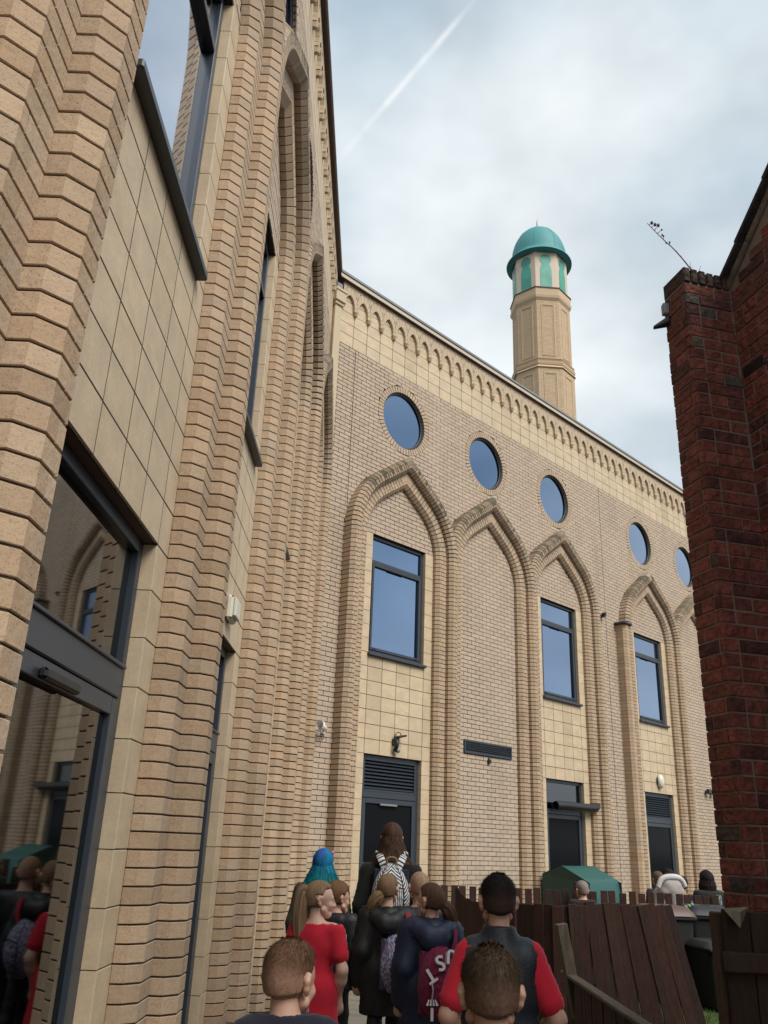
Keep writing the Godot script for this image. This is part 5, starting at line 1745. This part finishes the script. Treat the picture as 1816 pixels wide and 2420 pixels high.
func build_people() -> void:
	M.skin = mat(0.55); M.skin.subsurf_scatter_enabled = true; M.skin.subsurf_scatter_strength = 0.08
	M.hair = mat(0.72); M.hair.metallic_specular = 0.3
	M.cloth = mat(0.9, Color.WHITE, true, null, bumps(0.012, 87, 6.0), 1.2, 0.22); M.cloth.rim_enabled = true; M.cloth.rim = 0.15
	M.puffy = mat(0.55, Color.WHITE, true, null, bumps(0.05, 88, 6.0), 5.0, 0.35)
	M.knit = mat(0.95, Color.WHITE, true, null, bumps(0.2, 89, 3.0), 6.0, 0.3); M.knit.rim_enabled = true; M.knit.rim = 0.2
	M.eye = mat(0.2, Color(0.55, 0.53, 0.50), false)
	var red := Color(0.50, 0.008, 0.028)
	var G0 := 0.09     # the path is a little higher here than at the mosque
	var fair := Color(0.56, 0.33, 0.24); var tan_ := Color(0.40, 0.22, 0.15)
	# 1 boy at the front, head turned to the right
	var a := figure("boy with short faded ginger-brown hair in a dark top, nearest the wall at the front", Vector3(-0.262, G0, -3.2), 0.12, 1.307, {"skin": fair, "head_turn": -0.62, "head_tilt": -0.05, "head": 0.99, "legs": Color(0.02, 0.02, 0.022), "face": true})
	garment(a, "sweater", Color(0.014, 0.012, 0.024), {"bulk": 0.018, "neck": 1.272, "folds": 0.006, "extra": [[Vector3(-0.08, 1.225, 0.01), Vector3(0.08, 1.225, 0.01), 0.035, 0.035]]}, M.knit)
	short_hair(a, Color(0.130, 0.070, 0.040), 0.55, 0.012, 0.0015, 0.45, 5200)
	# 2 boy at the front, back of the head with a raised crown
	var b := figure("boy with cropped dark brown hair and ruffled crown, directly in front of the gilet", Vector3(0.352, G0, -2.75), 0.0, 1.352, {"skin": tan_, "head": 0.99, "legs": Color(0.02, 0.02, 0.022)})
	garment(b, "sweater", Color(0.02, 0.018, 0.026), {"bulk": 0.018, "neck": 1.272, "extra": [[Vector3(-0.08, 1.225, 0.01), Vector3(0.08, 1.225, 0.01), 0.035, 0.035]]}, M.knit)
	short_hair(b, Color(0.050, 0.032, 0.021), 0.25, 0.015, 0.0015, 0.45, 6000)
	for i in 46:
		var az := rng.randf_range(-0.75, 0.75) + PI; var el := rng.randf_range(0.75, 1.45)
		var d := Vector3(sin(az) * cos(el), sin(el), -cos(az) * cos(el))
		var p0: Vector3 = b.head * (Vector3(0, 0.03, 0.006) + d * 0.093)
		var p2 := p0 + d * 0.022 + Vector3(rng.randf_range(-0.014, 0.014), rng.randf_range(-0.004, 0.014), rng.randf_range(-0.012, 0.012))
		obj("hair_tuft", tube([p0, p0.lerp(p2, 0.5) + Vector3(0, 0.004, 0), p2], func(v: float) -> float: return 0.0022 * (1.15 - v), 5, 6, func(_u: float, _v: float) -> Color: return vary(Color(0.085, 0.052, 0.032), 0.3)), M.hair, b.t)
	# 3 boy in the gilet
	var arms3 := {"L": [Vector3(-0.235, 0.935, 0.045), Vector3(-0.155, 0.80, -0.12)], "R": [Vector3(0.245, 0.935, 0.045), Vector3(0.150, 0.79, -0.13)]}
	var c := figure("boy with short black hair in a dark quilted gilet over a red shirt", Vector3(0.588, G0, -4.3), 0.02, 1.507, {"skin": tan_.lerp(fair, 0.4), "head": 0.97, "legs": Color(0.02, 0.02, 0.022), "arms": arms3, "broad": 0.93})
	garment(c, "shirt", red, {"bulk": 0.010, "sleeve": 0.5, "arms": arms3, "neck": 1.235, "folds": 0.008}, M.cloth)
	garment(c, "gilet", Color(0.014, 0.018, 0.024), {"bulk": 0.022, "sleeve": 0.0, "neck": 1.298, "folds": 0.004, "fold_f": 12.0, "extra": [[Vector3(0, 1.2, 0.008), Vector3(0, 1.31, 0.004), 0.080, 0.070], [Vector3(-0.115, 1.15, 0.0), Vector3(0.115, 1.15, 0.0), 0.078, 0.078], [Vector3(-0.09, 1.02, 0.0), Vector3(0.09, 1.02, 0.0), 0.098, 0.098, Vector3(1, 1, 1.12)], [Vector3(-0.08, 0.88, 0.0), Vector3(0.08, 0.88, 0.0), 0.10, 0.10, Vector3(1, 1, 1.12)]]}, M.puffy)
	short_hair(c, Color(0.014, 0.011, 0.010), 0.12, 0.013, 0.0015, 0.45, 5000)
	# 4 girl in the red dress
	var arms4 := {"R": [Vector3(0.215, 0.945, 0.04), Vector3(0.165, 0.755, -0.06)]}
	var e4 := figure("girl in a red dress with a long fair ponytail looking to the right", Vector3(-0.352, G0, -6.2), -0.25, 1.375, {"skin": fair.lerp(Color(0.62, 0.40, 0.32), 0.5), "head_turn": -1.05, "head": 0.95, "arms": arms4, "face": true})
	garment(e4, "dress", red, {"bulk": 0.010, "sleeve": 0.42, "arms": arms4, "hem": 0.46, "flare": 0.055, "neck": 1.235, "folds": 0.011, "extra": [[Vector3(-0.05, 1.225, 0.01), Vector3(0.05, 1.225, 0.01), 0.03, 0.03]]}, M.cloth)
	tied_hair(e4, Color(0.20, 0.125, 0.072), [Vector3(0.0, 0.055, 0.088), Vector3(0.0, 0.045, 0.122), Vector3(0.0, -0.08, 0.135), Vector3(0.0, -0.26, 0.125), Vector3(0.0, -0.40, 0.115)], 0.030, Color(0.01, 0.01, 0.012))
	# 5 turquoise hair
	var g5 := figure("person with long bright turquoise and blue hair in an olive coat", Vector3(-0.434, G0, -8.0), 0.05, 1.555, {"skin": fair, "head": 1.0, "legs": Color(0.02, 0.02, 0.022)})
	garment(g5, "coat", Color(0.040, 0.032, 0.018), {"bulk": 0.035, "hem": 0.58, "flare": 0.02, "neck": 1.25, "folds": 0.009}, M.cloth)
	var W5 := [0.012, 0.062, 0.098, 0.138, 0.178, 0.212, 0.235]; var D5 := [0.012, 0.080, 0.112, 0.128, 0.140, 0.150, 0.155]
	var dye := func(u: float, v: float) -> Color:
		var q := Color(0.010, 0.115, 0.285).lerp(Color(0.008, 0.165, 0.185), smoothstep(0.10, 0.62, v + 0.12 * nz.get_noise_2d(u * 30.0, 2.0)))
		if u < 0.30 and v < 0.35:
			q = q.lerp(Color(0.055, 0.035, 0.33), 0.8 * (1.0 - v / 0.35))
		return streak(q, Vector3(u * 1.4, v * 0.3, 0.0), 0.8)
	obj("hair", hair_cap(g5.head, func(az: float, el: float) -> float: return 0.020 * smoothstep(-0.02, 0.14, hairline(az, el, 0.5, -0.6, -1.0)) - 0.01 * (1.0 - smoothstep(-0.05, 0.02, hairline(az, el, 0.5, -0.6, -1.0))), func(az: float, el: float) -> Color: return dye.call(0.5 + 0.1 * az, 0.10 + 0.16 * (1.2 - el)), 0.003), M.hair, g5.t)
	obj("long_hair", long_hair(g5.head, W5, D5, 0.46, 2.15, dye, 0.06), M.hair, g5.t)
	locks(g5, 420, long_at(g5.head, W5, D5, 0.46, 2.15, 0.06), dye, 0.45, 0.0035)
	var bw := SphereMesh.new(); bw.radius = 0.016; bw.height = 0.03
	var bo := obj("hair_clip", bw, mat(0.4, Color(0.55, 0.16, 0.30), false), g5.t); bo.position = g5.head * Vector3(0.078, 0.105, 0.01)
	# 6 boy in the dark coat beyond the girl
	var i6 := figure("boy with short brown hair in a black coat, half hidden by the girl in red", Vector3(-0.282, G0, -7.6), -0.3, 1.312, {"skin": fair, "head_turn": -0.6, "head": 0.98, "legs": Color(0.02, 0.02, 0.022), "face": true})
	garment(i6, "coat", Color(0.007, 0.007, 0.008), {"bulk": 0.03, "hem": 0.62, "neck": 1.26, "extra": [[Vector3(-0.06, 1.19, 0.06), Vector3(0.06, 1.19, 0.06), 0.05, 0.05]]}, M.puffy)
	short_hair(i6, Color(0.13, 0.068, 0.036), 0.0, 0.022, 0.005, 0.35)
	var i6t := G.new(); i6t.box(Vector3(0.125, 0.82, 0.115), Vector3(0.138, 0.95, 0.124), Color(0.5, 0.5, 0.5), Transform3D(), 0.002); obj("reflective_strip", i6t.mesh(), M.vc, i6.t)
	# 7 the adult with the striped rucksack
	var j := figure("tall woman with long dark brown hair and a black coat by the louvred doorway", Vector3(0.159, G0, -8.0), 0.0, 1.79, {"skin": fair, "head": 1.02, "legs": Color(0.01, 0.01, 0.012), "broad": 1.02})
	garment(j, "coat", Color(0.006, 0.006, 0.007), {"bulk": 0.030, "hem": 0.42, "flare": 0.02, "neck": 1.24, "folds": 0.009}, M.knit)
	var W7 := [0.012, 0.060, 0.088, 0.106, 0.124, 0.152, 0.185]; var D7 := [0.012, 0.080, 0.112, 0.122, 0.128, 0.134, 0.138]
	var brn := func(u: float, v: float) -> Color: return streak(Color(0.048, 0.024, 0.016).lerp(Color(0.075, 0.040, 0.026), v), Vector3(u * 1.4, v * 0.3, 0.0), 0.8)
	obj("hair", hair_cap(j.head, func(az: float, el: float) -> float: return 0.022 * smoothstep(-0.02, 0.14, hairline(az, el, 0.5, -0.6, -1.0)) - 0.01 * (1.0 - smoothstep(-0.05, 0.02, hairline(az, el, 0.5, -0.6, -1.0))), func(az: float, el: float) -> Color: return brn.call(az * 0.2, 0.1), 0.003), M.hair, j.t)
	obj("long_hair", long_hair(j.head, W7, D7, 0.32, 2.3, brn, 0.07), M.hair, j.t)
	locks(j, 420, long_at(j.head, W7, D7, 0.32, 2.3, 0.07), brn, 0.45, 0.0035)
	var stripe := func(u: float, v: float) -> Color:
		# upright stripes on the pocket, slanting ones on the side panels
		var s: float
		if absf(u - 0.5) < 0.23:
			s = (u - 0.5) * 30.0 if v < 0.66 else v * 17.0 + absf(u - 0.5) * 10.0
		else:
			s = v * 17.0 - absf(u - 0.5) * 12.0
		return Color(0.012, 0.013, 0.025) if fposmod(s, 1.0) < 0.52 else Color(0.62, 0.62, 0.62)
	var sp := rucksack("striped_rucksack", "black and white striped rucksack on the back of the woman in black", j, Vector3(0.0, 1.03, 0.115), 0.36, 0.50, 0.19, stripe, Color(0.015, 0.015, 0.02), 0.0, 0.5)
	for s: float in [-1.0, 1.0]:
		strap_band(sp, "strap", [Vector3(0.055 * s, 0.20, 0.03), Vector3(0.095 * s, 0.285, -0.02), Vector3(0.115 * s, 0.315, -0.09), Vector3(0.125 * s, 0.26, -0.20)], 0.032, func(_u: float, v: float) -> Color: return Color(0.012, 0.013, 0.025) if fposmod(v * 10.0, 1.0) < 0.5 else Color(0.62, 0.62, 0.62))
	obj("gold_loop", tube([Vector3(-0.042, 0.225, 0.04), Vector3(-0.034, 0.285, 0.05), Vector3(0.034, 0.285, 0.05), Vector3(0.042, 0.225, 0.04)], func(_v: float) -> float: return 0.009, 8, 16, func(_u: float, _v: float) -> Color: return Color(0.22, 0.15, 0.05)), M.cloth, sp)
	# 8 girl with the fair ponytail in the black coat
	var l8 := figure("girl with a fair low ponytail and black hooded coat before the striped rucksack", Vector3(0.124, G0, -7.1), 0.1, 1.406, {"skin": fair, "head_turn": -0.35, "head": 0.93, "legs": Color(0.01, 0.01, 0.012)})
	garment(l8, "coat", Color(0.008, 0.008, 0.010), {"bulk": 0.040, "hem": 0.50, "flare": 0.02, "neck": 1.27, "folds": 0.016, "extra": [[Vector3(-0.075, 1.18, 0.085), Vector3(0.075, 1.18, 0.085), 0.062, 0.062, Vector3(1, 1, 1.1)], [Vector3(0, 1.12, 0.10), Vector3(0, 1.2, 0.09), 0.06, 0.07]]}, M.puffy)
	hood(l8, Color(0.012, 0.012, 0.014), 0.052)
	tied_hair(l8, Color(0.185, 0.115, 0.065), [Vector3(-0.02, -0.025, 0.100), Vector3(-0.055, -0.05, 0.125), Vector3(-0.095, -0.11, 0.125), Vector3(-0.105, -0.19, 0.11)], 0.027, Color(0.05, 0.03, 0.02))
	var floral := func(u: float, v: float) -> Color:
		var q := nz.get_noise_2d(u * 22.0, v * 14.0)
		var q2 := nz.get_noise_2d(u * 18.0 + 40.0, v * 12.0)
		if q > 0.18:
			return Color(0.42, 0.44, 0.52)
		if q2 > 0.12:
			return Color(0.26, 0.09, 0.22)
		if q < -0.2:
			return Color(0.05, 0.13, 0.20)
		return Color(0.16, 0.20, 0.33)
	var fb := rucksack("patterned_rucksack", "pale blue and pink patterned rucksack with a red strap on the girl in black", l8, Vector3(0.045, 0.875, 0.135), 0.27, 0.40, 0.15, floral, Color(0.05, 0.05, 0.09), 0.55)
	strap_band(fb, "strap", [Vector3(0.05, 0.15, 0.06), Vector3(0.07, 0.24, 0.075), Vector3(0.085, 0.33, 0.05)], 0.026, func(_u: float, _v: float) -> Color: return Color(0.42, 0.012, 0.03))
	# 9 shaven head
	var m9 := figure("boy with closely shaven fair hair between the woman and the girl in navy", Vector3(0.378, G0, -7.3), 0.15, 1.426, {"skin": fair, "head": 0.98, "legs": Color(0.02, 0.02, 0.022)})
	garment(m9, "coat", Color(0.010, 0.010, 0.013), {"bulk": 0.03, "neck": 1.25}, M.puffy)
	short_hair(m9, Color(0.30, 0.19, 0.125), 0.6, 0.005, 0.0012)
	# 10 girl in the navy coat with the maroon rucksack
	var n10 := figure("girl in a navy hooded coat with a brown ponytail, carrying a maroon rucksack", Vector3(0.41, G0, -6.4), 0.1, 1.381, {"skin": fair, "head_turn": 0.62, "head": 0.96, "legs": Color(0.01, 0.01, 0.014), "face": true})
	garment(n10, "coat", Color(0.011, 0.018, 0.044), {"bulk": 0.042, "hem": 0.44, "flare": 0.03, "neck": 1.275, "folds": 0.017, "fold_f": 15.0, "extra": [[Vector3(-0.085, 1.175, 0.085), Vector3(0.085, 1.175, 0.085), 0.066, 0.066, Vector3(1, 1, 1.1)], [Vector3(0, 1.10, 0.11), Vector3(0, 1.19, 0.10), 0.06, 0.075], [Vector3(-0.1, 1.22, 0.03), Vector3(0.1, 1.22, 0.03), 0.035, 0.035]]}, M.puffy)
	hood(n10, Color(0.016, 0.027, 0.062), 0.058)
	tied_hair(n10, Color(0.085, 0.046, 0.028), [Vector3(0.02, -0.02, 0.100), Vector3(0.04, -0.04, 0.130), Vector3(0.075, -0.10, 0.135), Vector3(0.085, -0.17, 0.120)], 0.028, Color(0.03, 0.012, 0.012))
	var maroon := func(u: float, v: float) -> Color: return streak(Color(0.175, 0.010, 0.048), Vector3(u * 0.2, v * 0.6, 0.0), 0.25)
	var mb := rucksack("maroon_rucksack", "maroon drawstring rucksack with white lettering on the girl in navy", n10, Vector3(0.035, 0.875, 0.160), 0.31, 0.44, 0.14, maroon, Color(0.14, 0.008, 0.04), 0.1)
	var white := mat(0.7, Color(0.58, 0.54, 0.56), false)
	var spots := [[Vector3(0.105, 0.150, 0.075), 2.75], [Vector3(0.050, 0.155, 0.112), 2.95], [Vector3(-0.028, 0.120, 0.128), 3.45], [Vector3(-0.085, 0.045, 0.112), 3.75]]
	for ci in 4:
		var tx := TextMesh.new()
		var fo := SystemFont.new(); fo.font_names = PackedStringArray(["Droid Sans"]); fo.font_weight = 700
		tx.font = fo; tx.text = "JUST"[ci]; tx.font_size = 64; tx.pixel_size = 0.0019; tx.depth = 0.03
		var lm := obj("letter", tx, white, mb)
		# the print runs round the gathered top, upside down
		lm.position = spots[ci][0]
		lm.rotation = Vector3(-0.35, (spots[ci][0] as Vector3).x * 3.0, spots[ci][1])
	# the tick-shaped mark
	var tick := G.new()
	var tk := []
	for i2 in 9:
		var q := i2 / 8.0
		var ctr := Vector3(lerpf(0.015, 0.085, q), 0.028 + 0.030 * q * q - 0.015 * sin(PI * minf(q * 1.6, 1.0)), 0.150 - 0.02 * q)
		tk.append([ctr, 0.0105 * (1.0 - q) * minf(1.0, q * 8.0 + 0.35)])
	for i2 in 8:
		var w0 := Vector3(0, tk[i2][1], 0); var w1 := Vector3(0, tk[i2 + 1][1], 0)
		tick.quad(tk[i2][0] - w0, tk[i2 + 1][0] - w1, tk[i2 + 1][0] + w1, tk[i2][0] + w0, Color.WHITE, Vector3(0.05, 0, -1))
	obj("tick_mark", tick.mesh(), white, mb)
	strap_band(mb, "strap", [Vector3(0.075, 0.17, 0.05), Vector3(0.10, 0.24, 0.04), Vector3(0.115, 0.31, 0.0)], 0.013, func(_u: float, _v: float) -> Color: return Color(0.16, 0.008, 0.045))
	var kc := thing("key_ring_charms", "silver key-ring charms and a tag hanging from the maroon rucksack", "keyring")
	kc.transform = mb.transform * Transform3D(Basis(), Vector3(-0.085, -0.05, 0.150))
	var silver := mat(0.3, Color(0.55, 0.54, 0.50), false); silver.metallic = 0.7
	cyl(kc, "chain", [Vector3(0, 0.06, 0), Vector3(0.006, 0.02, 0.006), Vector3(0, -0.03, 0.008)], 0.0045, 0.0045, silver, 8)
	for q3 in 4:
		cyl(kc, "charm", [Vector3(-0.02 + q3 * 0.013, -0.03, 0.01), Vector3(-0.032 + q3 * 0.021, -0.062, 0.014)], 0.004, 0.010, silver, 10)
	bxm(kc, "tag", Vector3(-0.008, -0.15, 0.004), Vector3(0.010, -0.075, 0.012), M.white, 0.003)
	# far group beyond the picket fence
	var s11 := figure("person with short grey hair beyond the picket fence by the green shelter", Vector3(2.96, 0.0, -13.0), 0.2, 1.32, {"skin": fair, "legs": Color(0.02, 0.02, 0.022)}, false)
	garment(s11, "top", Color(0.012, 0.012, 0.014), {"bulk": 0.02}, M.knit, 0.02)
	short_hair(s11, Color(0.20, 0.165, 0.155), 0.2, 0.015)
	var s12 := figure("person in a beige coat with its white-lined hood down beyond the fence", Vector3(4.50, 0.0, -14.0), 0.1, 1.44, {"skin": fair, "legs": Color(0.02, 0.02, 0.022), "head_tilt": -0.4}, false)
	garment(s12, "coat", Color(0.33, 0.295, 0.275), {"bulk": 0.07, "neck": 1.52, "folds": 0.010, "extra": [[Vector3(-0.11, 1.24, 0.10), Vector3(0.11, 1.24, 0.10), 0.10, 0.10], [Vector3(-0.05, 1.33, 0.10), Vector3(0.05, 1.33, 0.10), 0.11, 0.11], [Vector3(0, 1.10, 0.12), Vector3(0, 1.26, 0.12), 0.09, 0.11]]}, M.cloth, 0.02)
	obj("hood_lining", tube([Vector3(-0.22, 1.26, 0.12), Vector3(-0.15, 1.375, 0.12), Vector3(0.0, 1.41, 0.13), Vector3(0.14, 1.385, 0.12), Vector3(0.21, 1.28, 0.12)], func(v: float) -> float: return 0.045 * (0.7 + 0.3 * sin(PI * v)), 14, 24, func(_u: float, _v: float) -> Color: return Color(0.55, 0.53, 0.51)), M.knit, s12.t)
	short_hair(s12, Color(0.04, 0.025, 0.02), 0.0, 0.02)
	var s13 := figure("person with light brown hair in a navy coat at the far doorway", Vector3(4.66, 0.0, -15.0), 0.1, 1.443, {"skin": fair, "legs": Color(0.02, 0.02, 0.022)}, false)
	garment(s13, "coat", Color(0.012, 0.020, 0.045), {"bulk": 0.03}, M.cloth, 0.02)
	short_hair(s13, Color(0.10, 0.068, 0.042), 0.2, 0.02)
	var s14 := figure("person with black hair standing right inside the frame of the far doorway", Vector3(4.99, 0.0, -15.5), 0.1, 1.49, {"skin": tan_, "legs": Color(0.02, 0.02, 0.022)}, false)
	garment(s14, "coat", Color(0.006, 0.006, 0.007), {"bulk": 0.03}, M.cloth, 0.02)
	short_hair(s14, Color(0.014, 0.011, 0.010), 0.0, 0.02)
	var s15 := figure("person with dark hair and plain black coat beside the beige coat, beyond the fence", Vector3(4.80, 0.0, -14.3), 0.1, 1.40, {"skin": tan_, "legs": Color(0.02, 0.02, 0.022)}, false)
	garment(s15, "coat", Color(0.007, 0.007, 0.008), {"bulk": 0.035}, M.cloth, 0.02)
	short_hair(s15, Color(0.014, 0.011, 0.010), 0.0, 0.025)
	var s16 := figure("person with long black hair and dark coat, farthest right beyond the fence", Vector3(5.02, 0.0, -13.8), 0.25, 1.50, {"skin": tan_, "legs": Color(0.02, 0.02, 0.022)}, false)
	garment(s16, "coat", Color(0.008, 0.008, 0.011), {"bulk": 0.05, "extra": [[Vector3(-0.08, 1.19, 0.07), Vector3(0.08, 1.19, 0.07), 0.06, 0.06]]}, M.cloth, 0.02)
	var blk := func(u: float, v: float) -> Color: return streak(Color(0.016, 0.010, 0.012), Vector3(u, v * 0.3, 0.0), 0.6)
	obj("hair", hair_cap(s16.head, func(az: float, el: float) -> float: return 0.03 * smoothstep(-0.02, 0.14, hairline(az, el, 0.5, -0.6, -1.0)) - 0.01 * (1.0 - smoothstep(-0.05, 0.02, hairline(az, el, 0.5, -0.6, -1.0))), func(az: float, el: float) -> Color: return blk.call(az, el), 0.006), M.hair, s16.t)
	obj("long_hair", long_hair(s16.head, [0.02, 0.07, 0.105, 0.125, 0.125], [0.02, 0.085, 0.12, 0.13, 0.12], 0.26, 2.2, blk, 0.08), M.hair, s16.t)
	var bright := func(u: float, v: float) -> Color:
		var q := nz.get_noise_2d(u * 16.0 + 9.0, v * 12.0)
		var q2 := nz.get_noise_2d(u * 16.0 + 60.0, v * 12.0)
		if q > 0.22:
			return Color(0.10, 0.45, 0.10)
		if q2 > 0.2:
			return Color(0.30, 0.02, 0.16)
		if q < -0.22:
			return Color(0.08, 0.22, 0.55)
		return Color(0.012, 0.016, 0.03)
	rucksack("bright_rucksack", "dark rucksack with bright blue, green and pink scribbles, farthest right beyond the fence", s16, Vector3(0.05, 1.0, 0.14), 0.30, 0.40, 0.14, bright, Color(0.01, 0.01, 0.015))
	rucksack("small_rucksack", "pale patterned rucksack on the person in plain black beyond the fence", s15, Vector3(0.10, 0.98, 0.12), 0.24, 0.32, 0.12, floral, Color(0.03, 0.03, 0.04), 0.4)

func _ready() -> void:
	rng.seed = 2024
	nz.seed = 5; nz.frequency = 1.0
	set_stage()
	make_materials()
	var t := Time.get_ticks_msec()
	build_mosque()
	print("mosque ", Time.get_ticks_msec() - t)
	build_rest()
